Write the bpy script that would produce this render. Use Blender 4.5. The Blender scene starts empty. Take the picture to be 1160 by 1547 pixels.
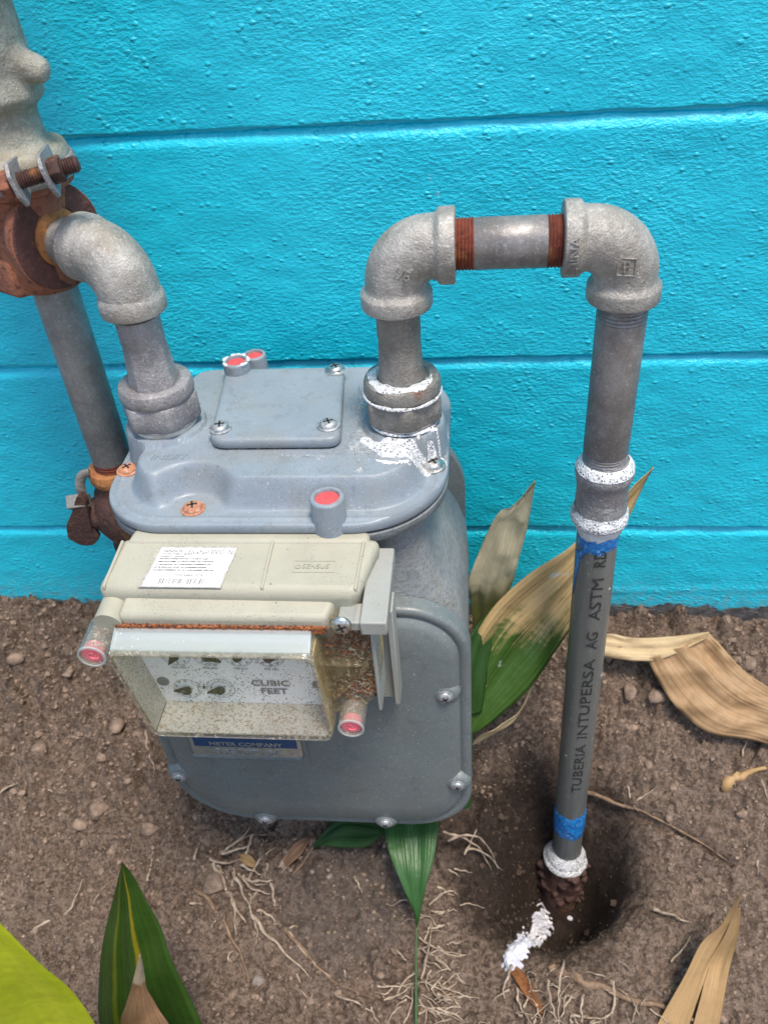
import bpy, bmesh, math, random
import numpy as np
from mathutils import Vector, Matrix
random.seed(7); RNG = np.random.default_rng(7)
S = bpy.context.scene; COL = S.collection
pi = math.pi

# ---------------------------------------------------------------- camera
def cam_axes(pitch, yaw, roll):
    cp, sp = math.cos(pitch), math.sin(pitch); cy, sy = math.cos(yaw), math.sin(yaw)
    f = Vector((sy*cp, cy*cp, -sp)); r = Vector((cy, -sy, 0)); u = r.cross(f)
    c, s = math.cos(roll), math.sin(roll)
    return c*r+s*u, -s*r+c*u, f
cr_, cu_, cf_ = cam_axes(math.radians(39.46), math.radians(-7.95), math.radians(-5.13))
cd = bpy.data.cameras.new('camera'); cam = bpy.data.objects.new('camera', cd); COL.objects.link(cam)
m = Matrix((cr_, cu_, -cf_)).transposed().to_4x4(); m.translation = Vector((0, -.6822, .9335)); cam.matrix_world = m
cd.sensor_fit = 'VERTICAL'; cd.sensor_height = 36; cd.lens = 36*1286/1547
cd.clip_start = .01; cd.clip_end = 200
cd.dof.use_dof = True; cd.dof.focus_distance = .56; cd.dof.aperture_fstop = 14
S.camera = cam
# ---------------------------------------------------------------- light
W = bpy.data.worlds.new('World'); S.world = W; W.use_nodes = True
wn = W.node_tree; sky = wn.nodes.new('ShaderNodeTexSky'); sky.sky_type = 'NISHITA'; sky.sun_disc = False
SUN_EL, SUN_AZ = math.radians(72), math.radians(140)     # azimuth from +Y, clockwise
sky.sun_elevation = SUN_EL; sky.sun_rotation = SUN_AZ; sky.dust_density = 2; sky.air_density = 1.0; sky.ozone_density = 1.0
wn.links.new(sky.outputs[0], wn.nodes['Background'].inputs[0]); wn.nodes['Background'].inputs[1].default_value = .14
sl = bpy.data.lights.new('sun', 'SUN'); sl.energy = 2.5; sl.angle = math.radians(15); sl.color = (1, .90, .78)
so = bpy.data.objects.new('sun', sl); COL.objects.link(so)
sd = Vector((math.sin(SUN_AZ)*math.cos(SUN_EL), math.cos(SUN_AZ)*math.cos(SUN_EL), math.sin(SUN_EL)))
so.rotation_euler = sd.to_track_quat('Z', 'Y').to_euler(); so.location = sd*5
vs = S.view_settings; vs.view_transform = 'Standard'; vs.look = 'None'; vs.gamma = 1; vs.use_curve_mapping = False
vs.exposure = .78
S.render.engine = 'CYCLES'; S.cycles.use_denoising = True
S.cycles.max_bounces = 10; S.cycles.transparent_max_bounces = 24

# ---------------------------------------------------------------- material helpers
class Mat:
    def __init__(s, name, rough=.6, metal=0., spec=.5):
        s.m = bpy.data.materials.new(name); s.m.use_nodes = True; s.t = s.m.node_tree
        s.b = s.t.nodes['Principled BSDF']; s.b.inputs['Roughness'].default_value = rough
        s.b.inputs['Metallic'].default_value = metal; s.b.inputs['Specular IOR Level'].default_value = spec
        s.tc = s.t.nodes.new('ShaderNodeTexCoord'); s.height = None
    def n(s, t, **k):
        x = s.t.nodes.new(t)
        for a, v in k.items(): setattr(x, a, v)
        return x
    def put(s, sock, v):
        if isinstance(v, bpy.types.NodeSocket): s.t.links.new(v, sock)
        elif isinstance(v, (tuple, list)) and len(v) == 3 and len(sock.default_value) == 4: sock.default_value = (*v, 1)
        else: sock.default_value = v
    def vec(s, scale=(1, 1, 1), rot=(0, 0, 0), src='Object', loc=(0, 0, 0)):
        x = s.n('ShaderNodeMapping'); s.put(x.inputs[0], s.tc.outputs[src]); x.inputs['Scale'].default_value = scale
        x.inputs['Rotation'].default_value = rot; x.inputs['Location'].default_value = loc; return x.outputs[0]
    def noise(s, sc, det=4, ro=.55, dist=0, v=None):
        x = s.n('ShaderNodeTexNoise'); x.inputs['Scale'].default_value = sc; x.inputs['Detail'].default_value = det
        x.inputs['Roughness'].default_value = ro; x.inputs['Distortion'].default_value = dist
        s.put(x.inputs['Vector'], v if v is not None else s.tc.outputs['Object']); return x.outputs['Fac']
    def voro(s, sc, v=None, feat='F1', rnd=1):
        x = s.n('ShaderNodeTexVoronoi', feature=feat); x.inputs['Scale'].default_value = sc; x.inputs['Randomness'].default_value = rnd
        s.put(x.inputs['Vector'], v if v is not None else s.tc.outputs['Object']); return x.outputs['Distance']
    def step(s, v, lo, hi, a=0., b=1.):
        x = s.n('ShaderNodeMapRange', interpolation_type='SMOOTHSTEP'); s.put(x.inputs[0], v)
        x.inputs[1].default_value = lo; x.inputs[2].default_value = hi; x.inputs[3].default_value = a; x.inputs[4].default_value = b; return x.outputs[0]
    def math(s, op, a, b=0.):
        x = s.n('ShaderNodeMath', operation=op); s.put(x.inputs[0], a); s.put(x.inputs[1], b); return x.outputs[0]
    def mul(s, a, b): return s.math('MULTIPLY', a, b)
    def mix(s, f, a, b):
        x = s.n('ShaderNodeMix', data_type='RGBA'); s.put(x.inputs[0], f); s.put(x.inputs[6], a); s.put(x.inputs[7], b); return x.outputs[2]
    def axis(s, i, src='Object'):
        x = s.n('ShaderNodeSeparateXYZ'); s.put(x.inputs[0], s.tc.outputs[src]); return x.outputs[i]
    def dist(s, p):
        x = s.n('ShaderNodeVectorMath', operation='DISTANCE'); s.put(x.inputs[0], s.tc.outputs['Object']); x.inputs[1].default_value = p; return x.outputs['Value']
    def color(s, c): s.put(s.b.inputs['Base Color'], c); return s
    def rough(s, v): s.put(s.b.inputs['Roughness'], v); return s
    def metal(s, v): s.put(s.b.inputs['Metallic'], v); return s
    def bump(s, h, d=.001, st=1.):
        x = s.n('ShaderNodeBump'); x.inputs['Strength'].default_value = st; x.inputs['Distance'].default_value = d; s.put(x.inputs['Height'], h)
        if s.height is not None: s.put(x.inputs['Normal'], s.height)
        s.height = x.outputs[0]; s.put(s.b.inputs['Normal'], s.height); return s

def galvanised(name, base, dark, light, rust=0., metal=.45, rg=.5, bump=.0006, dirt=(.17, .15, .12)):
    M = Mat(name, rough=rg, metal=metal)
    c = M.mix(M.step(M.noise(38, 6, .65), .35, .68), dark, base)
    c = M.mix(M.mul(M.step(M.noise(420, 3, .7), .52, .7), .55), c, light)
    c = M.mix(M.mul(M.step(M.noise(900, 2, .5), .62, .75), .6), c, tuple(v*.35 for v in dark))
    c = M.mix(M.mul(M.step(M.noise(21, 5, .7), .5, .72), .6), c, dirt)
    c = M.mix(M.mul(M.step(M.noise(1, 5, .7, .3, M.vec(scale=(170, 170, 9))), .48, .66), .45), c, tuple(v*.62 for v in base))
    if rust: c = M.mix(M.mul(M.step(M.noise(30, 8, .75), .62-rust*.2, .78-rust*.2), .9), c, (.2, .07, .03))
    M.color(c); M.rough(M.step(M.noise(60, 4), .3, .7, rg-.08, rg+.2))
    M.bump(M.noise(700, 4, .6), bump); M.bump(M.noise(140, 5, .6), bump*1.6); return M.m
MT = {}
MT['galv_elbow'] = galvanised('cast galvanised iron', (.42, .405, .375), (.25, .235, .21), (.60, .59, .57), metal=.25, rg=.48, bump=.0007, dirt=(.26, .22, .16))
MT['galv_pipe'] = galvanised('drawn galvanised pipe', (.27, .26, .255), (.16, .15, .145), (.42, .42, .42), rust=.12, metal=.35, rg=.42, bump=.0002)
MT['galv_old'] = galvanised('weathered galvanised pipe', (.30, .31, .31), (.19, .20, .20), (.45, .46, .46), rust=.1, metal=.3, rg=.45, bump=.0003)
MT['zinc'] = galvanised('cast zinc', (.36, .35, .36), (.23, .22, .23), (.58, .57, .58), metal=.35, rg=.5, bump=.0008)
MT['zinc_dark'] = galvanised('brown cast zinc', (.30, .285, .26), (.185, .175, .155), (.45, .43, .40), metal=.3, rg=.5, bump=.0009, rust=.15)
MT['regulator'] = galvanised('mottled regulator casting', (.40, .39, .33), (.24, .225, .17), (.52, .52, .47), metal=.1, rg=.55, bump=.0009, dirt=(.20, .15, .07))

def rusty(name, a, b, c3, rg=.85, bp=.001):
    M = Mat(name, rough=rg, spec=.3)
    c = M.mix(M.step(M.noise(26, 6, .7), .36, .66), a, b)
    c = M.mix(M.mul(M.step(M.noise(240, 5, .7), .5, .66), .75), c, c3)
    c = M.mix(M.mul(M.step(M.noise(14, 6, .7), .58, .7), .7), c, (.40, .19, .07))
    M.color(c); M.bump(M.noise(330, 5, .65), bp); M.bump(M.noise(90, 5, .6), bp*1.5); return M.m
MT['rust'] = rusty('brown rusted iron', (.34, .135, .075), (.21, .085, .06), (.075, .035, .028))
MT['rust_face'] = rusty('dark rusted face', (.115, .052, .044), (.08, .037, .032), (.16, .08, .06))
MT['rust_dark'] = rusty('dark brown rusted iron', (.085, .045, .038), (.05, .028, .025), (.12, .07, .055))
MT['rust_orange'] = rusty('orange rust', (.42, .19, .07), (.33, .13, .05), (.18, .07, .03))
MT['rust_thread'] = rusty('red rusted thread', (.22, .055, .03), (.13, .035, .022), (.06, .02, .015), rg=.7)
MT['rust_screw'] = rusty('flaking rusty screw', (.44, .20, .11), (.34, .15, .09), (.60, .42, .33), rg=.6, bp=.0006)
MT['bolt'] = rusty('rusty bolt', (.07, .032, .026), (.045, .022, .02), (.12, .06, .045), rg=.6, bp=.0005)

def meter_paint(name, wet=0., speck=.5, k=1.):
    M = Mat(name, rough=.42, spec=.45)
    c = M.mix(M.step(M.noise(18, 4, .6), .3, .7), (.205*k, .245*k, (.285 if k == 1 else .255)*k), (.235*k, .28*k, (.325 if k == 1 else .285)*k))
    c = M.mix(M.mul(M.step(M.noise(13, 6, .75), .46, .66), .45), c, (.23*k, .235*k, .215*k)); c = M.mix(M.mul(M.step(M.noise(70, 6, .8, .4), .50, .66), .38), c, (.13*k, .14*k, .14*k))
    # fine dirt specks
    sp = M.mul(M.step(M.noise(620, 2, .5), .63, .7), M.step(M.noise(24, 4, .6), .42, .62))
    c = M.mix(M.mul(sp, speck), c, (.07, .07, .065))
    c = M.mix(M.mul(M.step(M.noise(820, 1, .5), .7, .75), .7), c, (.55, .56, .56))
    r = M.step(M.noise(30, 4), .3, .7, .34, .52)
    if wet:
        # dried soap residue round the outlet, mostly washed off: a stain with its own shape
        d = M.dist((.085, .02, .585)); mask = M.mul(M.step(d, .11, .05), M.step(M.noise(44, 7, .75, .8), .44, .58))
        c = M.mix(M.mul(mask, .62), c, (.55, .57, .57))
        gr = M.mul(M.step(d, .085, .04), M.step(M.noise(210, 6, .8, .6), .50, .57))
        c = M.mix(M.mul(gr, .8), c, (.05, .045, .035))
        gr2 = M.mul(M.step(M.noise(11, 5, .7), .56, .7), M.step(M.noise(380, 3, .7), .5, .62))
        c = M.mix(M.mul(gr2, .6), c, (.12, .11, .08))
    M.color(c); M.rough(r); M.bump(M.noise(260, 3, .5), .00018); return M.m
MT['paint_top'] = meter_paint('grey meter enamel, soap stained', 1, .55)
MT['paint'] = meter_paint('grey meter enamel, shade painted in', 0, .25, .66)  # same enamel as the top cover, colour darkened as painted-in shade
M = Mat('rough grey casting', rough=.6)
c = M.mix(M.step(M.noise(30, 5, .7), .35, .65), (.17, .19, .20), (.24, .26, .27))
c = M.mix(M.mul(M.step(M.noise(300, 4, .7), .5, .68), .6), c, (.10, .10, .095))
c = M.mix(M.mul(M.step(M.noise(16, 4, .7), .5, .7), .5), c, (.17, .16, .11))
M.color(c); M.bump(M.noise(300, 4, .6), .0009); M.bump(M.noise(120, 4, .6), .001); MT['casting'] = M.m
M = Mat('black dirty gasket', rough=.9); M.color(M.mix(M.step(M.noise(300, 4, .7), .5, .62), (.03, .03, .028), (.17, .16, .14))); M.bump(M.noise(400, 4), .001); MT['gasket'] = M.m
M = Mat('white washer', rough=.6); M.color(M.mix(M.step(M.noise(90, 5), .4, .7), (.62, .60, .54), (.35, .32, .26))); MT['washer'] = M.m
M = Mat('bright steel screw', rough=.28, metal=.9); M.color(M.mix(M.step(M.noise(300, 3), .4, .7), (.6, .6, .58), (.35, .34, .32))); M.bump(M.noise(300, 3), .0002); MT['steel'] = M.m
M = Mat('dull zinc screw', rough=.42, metal=.5); M.color(M.mix(M.step(M.noise(300, 4), .4, .65), (.42, .44, .46), (.22, .24, .26))); M.bump(M.noise(400, 3), .0003); MT['screw'] = M.m
M = Mat('black recess', rough=.8); M.color((.02, .02, .02)); MT['black'] = M.m
def redplug(name, a, b):
    M = Mat(name, rough=.6); c = M.mix(M.step(M.noise(120, 5, .7), .35, .7), a, b)
    c = M.mix(M.mul(M.step(M.noise(700, 3), .64, .7), .8), c, (.06, .03, .03)); M.color(c); M.bump(M.noise(260, 4), .0006); return M.m
MT['red'] = redplug('faded red seal plug', (.62, .085, .09), (.48, .06, .065)); MT['pink'] = redplug('pink seal plug', (.80, .20, .24), (.72, .12, .17))

def beige(name, a, b, grit=.6):
    M = Mat(name, rough=.55, spec=.4)
    c = M.mix(M.step(M.noise(16, 5, .65), .3, .7), a, b)
    c = M.mix(M.mul(M.step(M.noise(8, 6, .7), .5, .68), .3), c, (.34, .31, .22))
    grm = M.mul(M.step(M.noise(900, 3, .6), .55, .66), M.step(M.noise(28, 5, .7), .46, .6))
    c = M.mix(M.mul(grm, grit), c, (.13, .12, .11))
    c = M.mix(M.mul(M.step(M.voro(140), .1, .07), M.mul(M.step(M.noise(40, 2), .55, .6), .8)), c, (.06, .05, .045))
    M.color(c); M.bump(M.noise(500, 4, .6), .00022); return M.m
MT['beige'] = beige('weathered beige plastic', (.385, .375, .30), (.335, .325, .26))
MT['beige_grey'] = beige('grey beige plastic', (.33, .34, .32), (.28, .29, .27), .4)

def clear(name, tint, dirtc, base=.12, dscale=300, dlo=.55, dhi=.66, damt=.7, rg=.12):
    M = Mat(name, rough=rg); t = M.t
    M.color(dirtc)
    tr = M.n('ShaderNodeBsdfTransparent'); tr.inputs[0].default_value = (*tint, 1)
    gl = M.n('ShaderNodeBsdfGlossy'); gl.inputs['Roughness'].default_value = rg; gl.inputs[0].default_value = (1, 1, 1, 1)
    fr = M.n('ShaderNodeLayerWeight'); fr.inputs[0].default_value = .5
    fz = M.math('ADD', M.mul(M.math('POWER', fr.outputs['Facing'], 4.0), .7), .035)
    m1 = M.n('ShaderNodeMixShader'); t.links.new(fz, m1.inputs[0]); t.links.new(tr.outputs[0], m1.inputs[1]); t.links.new(gl.outputs[0], m1.inputs[2])
    m2 = M.n('ShaderNodeMixShader'); d = M.mul(M.mul(M.step(M.noise(dscale, 4, .7), dlo, dhi), M.step(M.noise(22, 4, .7), .3, .65)), damt)
    d = M.math('MAXIMUM', d, base)
    t.links.new(d, m2.inputs[0]); t.links.new(m1.outputs[0], m2.inputs[1]); t.links.new(M.b.outputs[0], m2.inputs[2])
    t.links.new(m2.outputs[0], t.nodes['Material Output'].inputs['Surface']); return M.m
MT['clear'] = clear('clear acrylic, lightly soiled', (.98, .985, .98), (.50, .45, .36), base=.02, damt=.3)
MT['clear_grimy'] = clear('clear acrylic, yellow grime', (.94, .92, .84), (.46, .41, .30), base=.07, dlo=.5, dhi=.62, damt=.75)
MT['clear_tube'] = clear('clear seal tube', (.93, .93, .92), (.50, .46, .40), base=.16, dlo=.5, dhi=.62, damt=.6, rg=.15)
MT['clear_frost'] = clear('clear acrylic, frosted ribs', (.95, .97, .97), (.62, .70, .71), base=.34, dlo=.6, dhi=.7, damt=.8, rg=.25)
M = Mat('white index face', rough=.45)
c = M.mix(M.step(M.noise(12, 3), .3, .7), (.84, .85, .86), (.88, .88, .88))
v = M.voro(520); sp = M.mul(M.step(v, .40, .30), M.step(M.noise(42, 4, .7), .42, .54)); sp = M.mul(sp, M.step(M.noise(420, 2), .40, .50))
c = M.mix(M.mul(sp, .9), c, (.10, .075, .05)); M.color(c); MT['dial'] = M.m
M = Mat('grimy index tray', rough=.6)
c = M.mix(M.step(M.noise(20, 4), .3, .7), (.60, .59, .55), (.47, .46, .42)); c = M.mix(M.mul(M.step(M.noise(650, 4, .7), .5, .6), .8), c, (.22, .12, .05))
c = M.mix(M.mul(M.step(M.noise(500, 2), .64, .7), .7), c, (.07, .05, .03)); M.color(c); MT['tray'] = M.m
M = Mat('yellow grime', rough=.6); c = M.mix(M.step(M.noise(60, 5, .7), .3, .7), (.50, .40, .20), (.36, .28, .14)); M.color(c); M.bump(M.noise(300, 4), .0005); MT['ochre'] = M.m
M = Mat('orange debris', rough=.7); c = M.mix(M.step(M.noise(500, 2), .38, .6), (.075, .022, .012), (.34, .115, .035)); M.color(c); MT['debris'] = M.m
M = Mat('black ink', rough=.6); M.color((.03, .03, .03)); MT['ink'] = M.m
M = Mat('grey ink', rough=.6); M.color((.16, .16, .17)); MT['ink_grey'] = M.m
M = Mat('white sticker', rough=.5); M.color(M.mix(M.mul(M.step(M.noise(300, 4, .7), .6, .7), .4), (.80, .80, .78), (.45, .43, .38))); MT['sticker'] = M.m
M = Mat('old glue', rough=.6); M.color(M.mix(M.step(M.noise(300, 4, .7), .45, .6), (.40, .39, .34), (.30, .29, .26))); MT['glue'] = M.m
M = Mat('stamped aluminium plate', rough=.35, metal=.7); M.color(M.mix(M.step(M.noise(200, 4), .4, .7), (.62, .63, .60), (.45, .45, .42))); MT['alu'] = M.m
M = Mat('blue enamel band', rough=.4); M.color((.02, .06, .15)); MT['blueband'] = M.m
# PVC pipe
M = Mat('grey pvc', rough=.33, spec=.5)
st = M.vec(scale=(60, 60, 6)); c = M.mix(M.step(M.noise(1, 4, .6, 0, st), .35, .65), (.112, .118, .110), (.150, .155, .143))
c = M.mix(M.mul(M.step(M.noise(1, 2, .5, .4, M.vec(scale=(130, 130, 55), loc=(3, 1, 2))), .735, .755), .9), c, (.75, .77, .78))
c = M.mix(M.mul(M.step(M.noise(500, 3), .64, .7), .5), c, (.5, .5, .48)); M.color(c); M.bump(M.noise(1, 3, .5, 0, M.vec(scale=(200, 200, 8))), .0001); MT['pvc'] = M.m
M = Mat('blue pipe cement', rough=.35); c = M.mix(M.step(M.noise(170, 5, .7, 1), .4, .6), (.012, .11, .36), (.02, .24, .60))
c = M.mix(M.step(M.noise(230, 4, .7, 1), .6, .68), c, (.62, .68, .72)); M.color(c); M.bump(M.noise(200, 4), .0012); MT['cement'] = M.m
M = Mat('white cement dribble', rough=.4); M.color((.60, .62, .62)); M.bump(M.noise(240, 4), .001); MT['dribble'] = M.m
# soap foam
M = Mat('soap foam', rough=.4, spec=.5); v = M.voro(400); por = M.mul(M.step(v, .36, .26), M.step(M.noise(150, 2), .42, .50))
c = M.mix(por, M.mix(M.step(M.noise(160, 3), .35, .65), (.50, .52, .54), (.72, .74, .76)), (.13, .13, .13)); M.color(c)
M.b.inputs['Subsurface Weight'].default_value = .15; M.b.inputs['Subsurface Radius'].default_value = (.002, .002, .002)
M.bump(M.voro(520), -.0009); MT['foam'] = M.m
M = Mat('melting soap foam', rough=.45); M.color(M.mix(M.step(M.noise(70, 4), .35, .7), (.50, .51, .60), (.74, .75, .80))); M.bump(M.noise(180, 5, .7), .003)
M.b.inputs['Subsurface Weight'].default_value = .2; M.b.inputs['Subsurface Radius'].default_value = (.004, .004, .004); MT['foam_ground'] = M.m
def film(name):
    M = Mat(name, rough=.35); t = M.t; v = M.voro(420)
    por = M.mul(M.step(v, .34, .22), M.step(M.noise(260, 2), .50, .56)); M.color(M.mix(por, (.46, .48, .49), (.20, .20, .20))); M.bump(v, -.0006)
    tr = M.n('ShaderNodeBsdfTransparent'); mx = M.n('ShaderNodeMixShader')
    d = M.mul(M.step(M.noise(75, 7, .8, .4), .42, .66), .75)
    t.links.new(d, mx.inputs[0]); t.links.new(tr.outputs[0], mx.inputs[1]); t.links.new(M.b.outputs[0], mx.inputs[2])
    t.links.new(mx.outputs[0], t.nodes['Material Output'].inputs['Surface']); return M.m
MT['film'] = film('patchy soap film')
# wall paint
M = Mat('turquoise masonry paint', rough=.42, spec=.5)
c = M.mix(M.step(M.noise(3, 4, .6), .3, .7), (.006, .52, .69), (.010, .57, .74))
c = M.mix(M.mul(M.step(M.noise(60, 4, .6), .4, .7), .3), c, (.005, .50, .66))
c = M.mix(M.mul(M.step(M.noise(22, 5, .8), .70, .73), .5), c, (.35, .55, .62))
z = M.axis(2); edge = M.math('ADD', z, M.mul(M.math('SUBTRACT', M.noise(28, 6, .7), .5), .055))
bare = M.step(edge, .2335, .2285)
cg = M.mix(M.step(M.noise(60, 5, .7), .4, .65), (.055, .055, .058), (.17, .16, .15))
dust = M.mul(M.step(edge, .285, .232), M.mul(M.step(M.noise(130, 6, .75), .40, .64), .5))
c = M.mix(dust, c, (.20, .24, .24)); c = M.mix(bare, c, cg); M.color(c); M.rough(M.step(M.noise(90, 3), .3, .7, .30, .46))
wv = M.vec(scale=(1, 1, 1.9), rot=(0, .05, 0))
M.bump(M.noise(9, 3, .5), .004)
fn = M.noise(190, 3, .5, .2, wv); M.bump(M.mul(M.step(fn, .30, .78), M.step(M.noise(14, 3), .3, .65, .4, 1.)), .00066); M.bump(M.noise(420, 3, .6, 0, wv), .0005)
dab = M.step(M.voro(105, M.vec(scale=(1, 1, 1.5), loc=(3, 2, 1))), .34, .08); M.bump(M.mul(dab, M.step(M.noise(30, 3), .45, .62)), .0009)
M.b.inputs['Coat Weight'].default_value = .18; M.b.inputs['Coat Roughness'].default_value = .30
MT['wall'] = M.m
# soil
M = Mat('dry brown soil', rough=.95, spec=.15)
c = M.mix(M.step(M.noise(7, 5, .6), .3, .7), (.280, .192, .140), (.365, .258, .194))
c = M.mix(M.mul(M.step(M.noise(60, 6, .75), .45, .62), .6), c, (.115, .084, .066)); c = M.mix(M.mul(M.step(M.noise(230, 5, .8), .50, .60), .75), c, (.060, .043, .034))  # dark specks: soil grain plus crevice shade painted into the colour
c = M.mix(M.mul(M.step(M.noise(260, 4, .7), .56, .68), .65), c, (.42, .34, .28))
c = M.mix(M.mul(M.step(M.noise(700, 3, .6), .62, .68), .7), c, (.45, .37, .30))
for sc_, lo_, hi_, am_ in ((520, .0, 1., .55), (230, .0, 1., .40)):
    vc = M.n('ShaderNodeTexVoronoi'); vc.inputs['Scale'].default_value = sc_; M.put(vc.inputs['Vector'], M.tc.outputs['Object'])
    sx_ = M.n('ShaderNodeSeparateXYZ'); M.put(sx_.inputs[0], vc.outputs['Color']); v_ = sx_.outputs[0]
    c = M.mix(M.mul(M.step(v_, .45, 1.), am_), c, (.44, .34, .265)); c = M.mix(M.mul(M.step(v_, .5, .0), am_), c, (.10, .070, .053))
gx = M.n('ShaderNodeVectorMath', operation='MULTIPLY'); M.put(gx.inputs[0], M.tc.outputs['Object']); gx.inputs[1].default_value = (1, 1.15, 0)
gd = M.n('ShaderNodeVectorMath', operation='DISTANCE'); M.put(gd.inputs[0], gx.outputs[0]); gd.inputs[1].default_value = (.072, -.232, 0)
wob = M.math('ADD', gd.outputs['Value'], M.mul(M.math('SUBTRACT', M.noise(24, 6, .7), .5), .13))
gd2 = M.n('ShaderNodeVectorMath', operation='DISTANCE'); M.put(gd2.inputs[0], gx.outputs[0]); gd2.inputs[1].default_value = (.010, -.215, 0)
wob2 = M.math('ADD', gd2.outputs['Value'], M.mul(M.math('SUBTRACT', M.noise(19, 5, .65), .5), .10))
wet = M.math('MAXIMUM', M.step(wob, .130, .075), M.mul(M.step(wob2, .085, .03), .8))          # damp soil, with the shade of the pit painted into the colour
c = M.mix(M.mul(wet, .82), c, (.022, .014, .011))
grey = M.n('ShaderNodeVectorMath', operation='DISTANCE'); M.put(grey.inputs[0], M.tc.outputs['Object']); grey.inputs[1].default_value = (-.14, -.25, .03)
c = M.mix(M.mul(M.step(M.math('ADD', grey.outputs['Value'], M.mul(M.noise(20, 4), .06)), .13, .07), .5), c, (.135, .120, .110))
M.color(c); M.rough(M.math('SUBTRACT', .95, M.mul(wet, .3))); M.bump(M.noise(180, 6, .8), .008); M.bump(M.noise(600, 5, .8), .004)
MT['soil'] = M.m
M = Mat('soil clod', rough=.95, spec=.15); c = M.mix(M.step(M.noise(90, 5, .7), .35, .65), (.17, .122, .092), (.31, .228, .175)); wd = M.dist((.075, -.205, -.02)); c = M.mix(M.mul(M.step(M.math('ADD', wd, M.mul(M.noise(16, 4), .08)), .215, .15), .85), c, (.035, .024, .018)); M.color(c); M.bump(M.noise(400, 5, .7), .0016); MT['clod'] = M.m  # clods darken near the pit: damp plus painted shade, like the soil
M = Mat('grey pebble', rough=.85); c = M.mix(M.step(M.noise(70, 5, .7), .35, .65), (.17, .14, .12), (.28, .235, .20)); M.color(c); M.bump(M.noise(400, 5, .7), .001); MT['pebble'] = M.m
def fibre(name, a, b):
    M = Mat(name, rough=.75, spec=.3); c = M.mix(M.step(M.noise(120, 4, .7), .35, .65), a, b); M.color(c); M.bump(M.noise(500, 3), .0005); return M.m
MT['root'] = fibre('pale dry root', (.40, .32, .24), (.22, .165, .12)); MT['root_dark'] = fibre('brown dry root', (.24, .16, .105), (.13, .085, .055))
MT['root_orange'] = fibre('orange brown sheath', (.20, .075, .02), (.10, .04, .015))

def leafmat(name, a, b, vein, ymask=None, blotch=None, rg=.42, transl=.25, veins=42):
    M = Mat(name, rough=rg, spec=.45)
    uv = M.vec(scale=(veins, 1.2, 1), src='UV'); s1 = M.noise(1, 3, .6, 0, uv)
    c = M.mix(M.step(s1, .3, .7), a, b)
    x = M.axis(0, 'UV'); y = M.axis(1, 'UV')
    w = M.n('ShaderNodeMath', operation='SINE'); M.put(w.inputs[0], M.mul(x, veins*2.2)); wv = w.outputs[0]
    c = M.mix(M.mul(M.step(wv, .2, 1), .16), c, vein); c = M.mix(M.mul(M.step(M.noise(45, 5, .7), .35, .65), .25), c, tuple(v*.55 for v in a))
    if ymask: c = ymask(M, c, x, y)
    if blotch: c = M.mix(M.mul(M.step(M.noise(55, 6, .75, .5), blotch[1], blotch[1]+.06), .9), c, blotch[0])
    M.color(c); M.bump(wv, .00012); M.bump(s1, .0004); M.bump(M.noise(60, 3), .0012)
    tr = M.n('ShaderNodeBsdfTranslucent'); M.put(tr.inputs[0], c); mx = M.n('ShaderNodeMixShader'); mx.inputs[0].default_value = transl
    M.t.links.new(M.b.outputs[0], mx.inputs[1]); M.t.links.new(tr.outputs[0], mx.inputs[2]); M.t.links.new(mx.outputs[0], M.t.nodes['Material Output'].inputs['Surface'])
    return M.m
def half_dead(M, c, x, y):
    n = M.mul(M.math('SUBTRACT', M.noise(26, 5, .7, .6), .5), .55)
    n = M.math('ADD', n, M.mul(M.math('SUBTRACT', M.noise(1, 4, .7, 0, M.vec(scale=(26, 1.2, 1), src='UV', loc=(4, 2, 0))), .5), .5)); f = M.step(M.math('ADD', M.math('SUBTRACT', y, M.mul(x, .42)), n), .06, .26)
    dry = M.mix(M.step(M.noise(1, 4, .6, 0, M.vec(scale=(30, 2, 1), src='UV')), .35, .65), (.70, .52, .26), (.54, .37, .16))
    c = M.mix(f, c, dry)
    pu = M.step(M.math('ADD', M.dist((.068, -.105, .352)), M.mul(M.noise(90, 4), .012)), .022, .016)
    c = M.mix(M.mul(pu, .85), c, (.17, .085, .06))
    return M.mix(M.mul(M.step(M.noise(34, 5, .75), .66, .70), .8), c, (.55, .62, .58))
def yellow_streak(M, c, x, y):
    a = M.step(M.math('ABSOLUTE', M.math('SUBTRACT', M.math('ADD', x, M.mul(M.noise(40, 3), .05)), .68)), .045, .01)
    b = M.step(M.math('ABSOLUTE', M.math('SUBTRACT', M.math('ADD', x, M.mul(M.noise(40, 3), .05)), .30)), .05, .01)
    c = M.mix(M.mul(a, .8), c, (.34, .27, .02)); return M.mix(M.mul(b, .55), c, (.20, .22, .02))
def edge_pale(M, c, x, y):
    e = M.step(M.math('ADD', y, M.mul(M.math('SUBTRACT', M.noise(60, 4), .5), .12)), .26, .22); return M.mix(M.mul(e, .7), c, (.60, .52, .42))
MT['leaf_big'] = leafmat('half withered leaf', (.045, .115, .018), (.065, .15, .025), (.11, .18, .05), half_dead, None, .33)
MT['leaf_green'] = leafmat('mid green leaf', (.030, .105, .025), (.05, .145, .035), (.10, .20, .07), None, None, .38)
MT['leaf_dark'] = leafmat('dark green leaf', (.022, .075, .015), (.035, .10, .02), (.06, .13, .03), None, ((.10, .10, .03), .66), .38)
MT['leaf_front'] = leafmat('dark green leaf with yellow streaks', (.030, .080, .012), (.045, .105, .016), (.08, .14, .03), yellow_streak, None, .36)
MT['leaf_lime'] = leafmat('yellow green leaf', (.52, .60, .02), (.72, .74, .05), (.76, .78, .12), None, None, .5, .5, 6)
MT['dry'] = leafmat('straw coloured dry leaf', (.70, .55, .33), (.56, .41, .22), (.74, .60, .40), None, ((.20, .12, .06), .66), .6)
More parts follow.
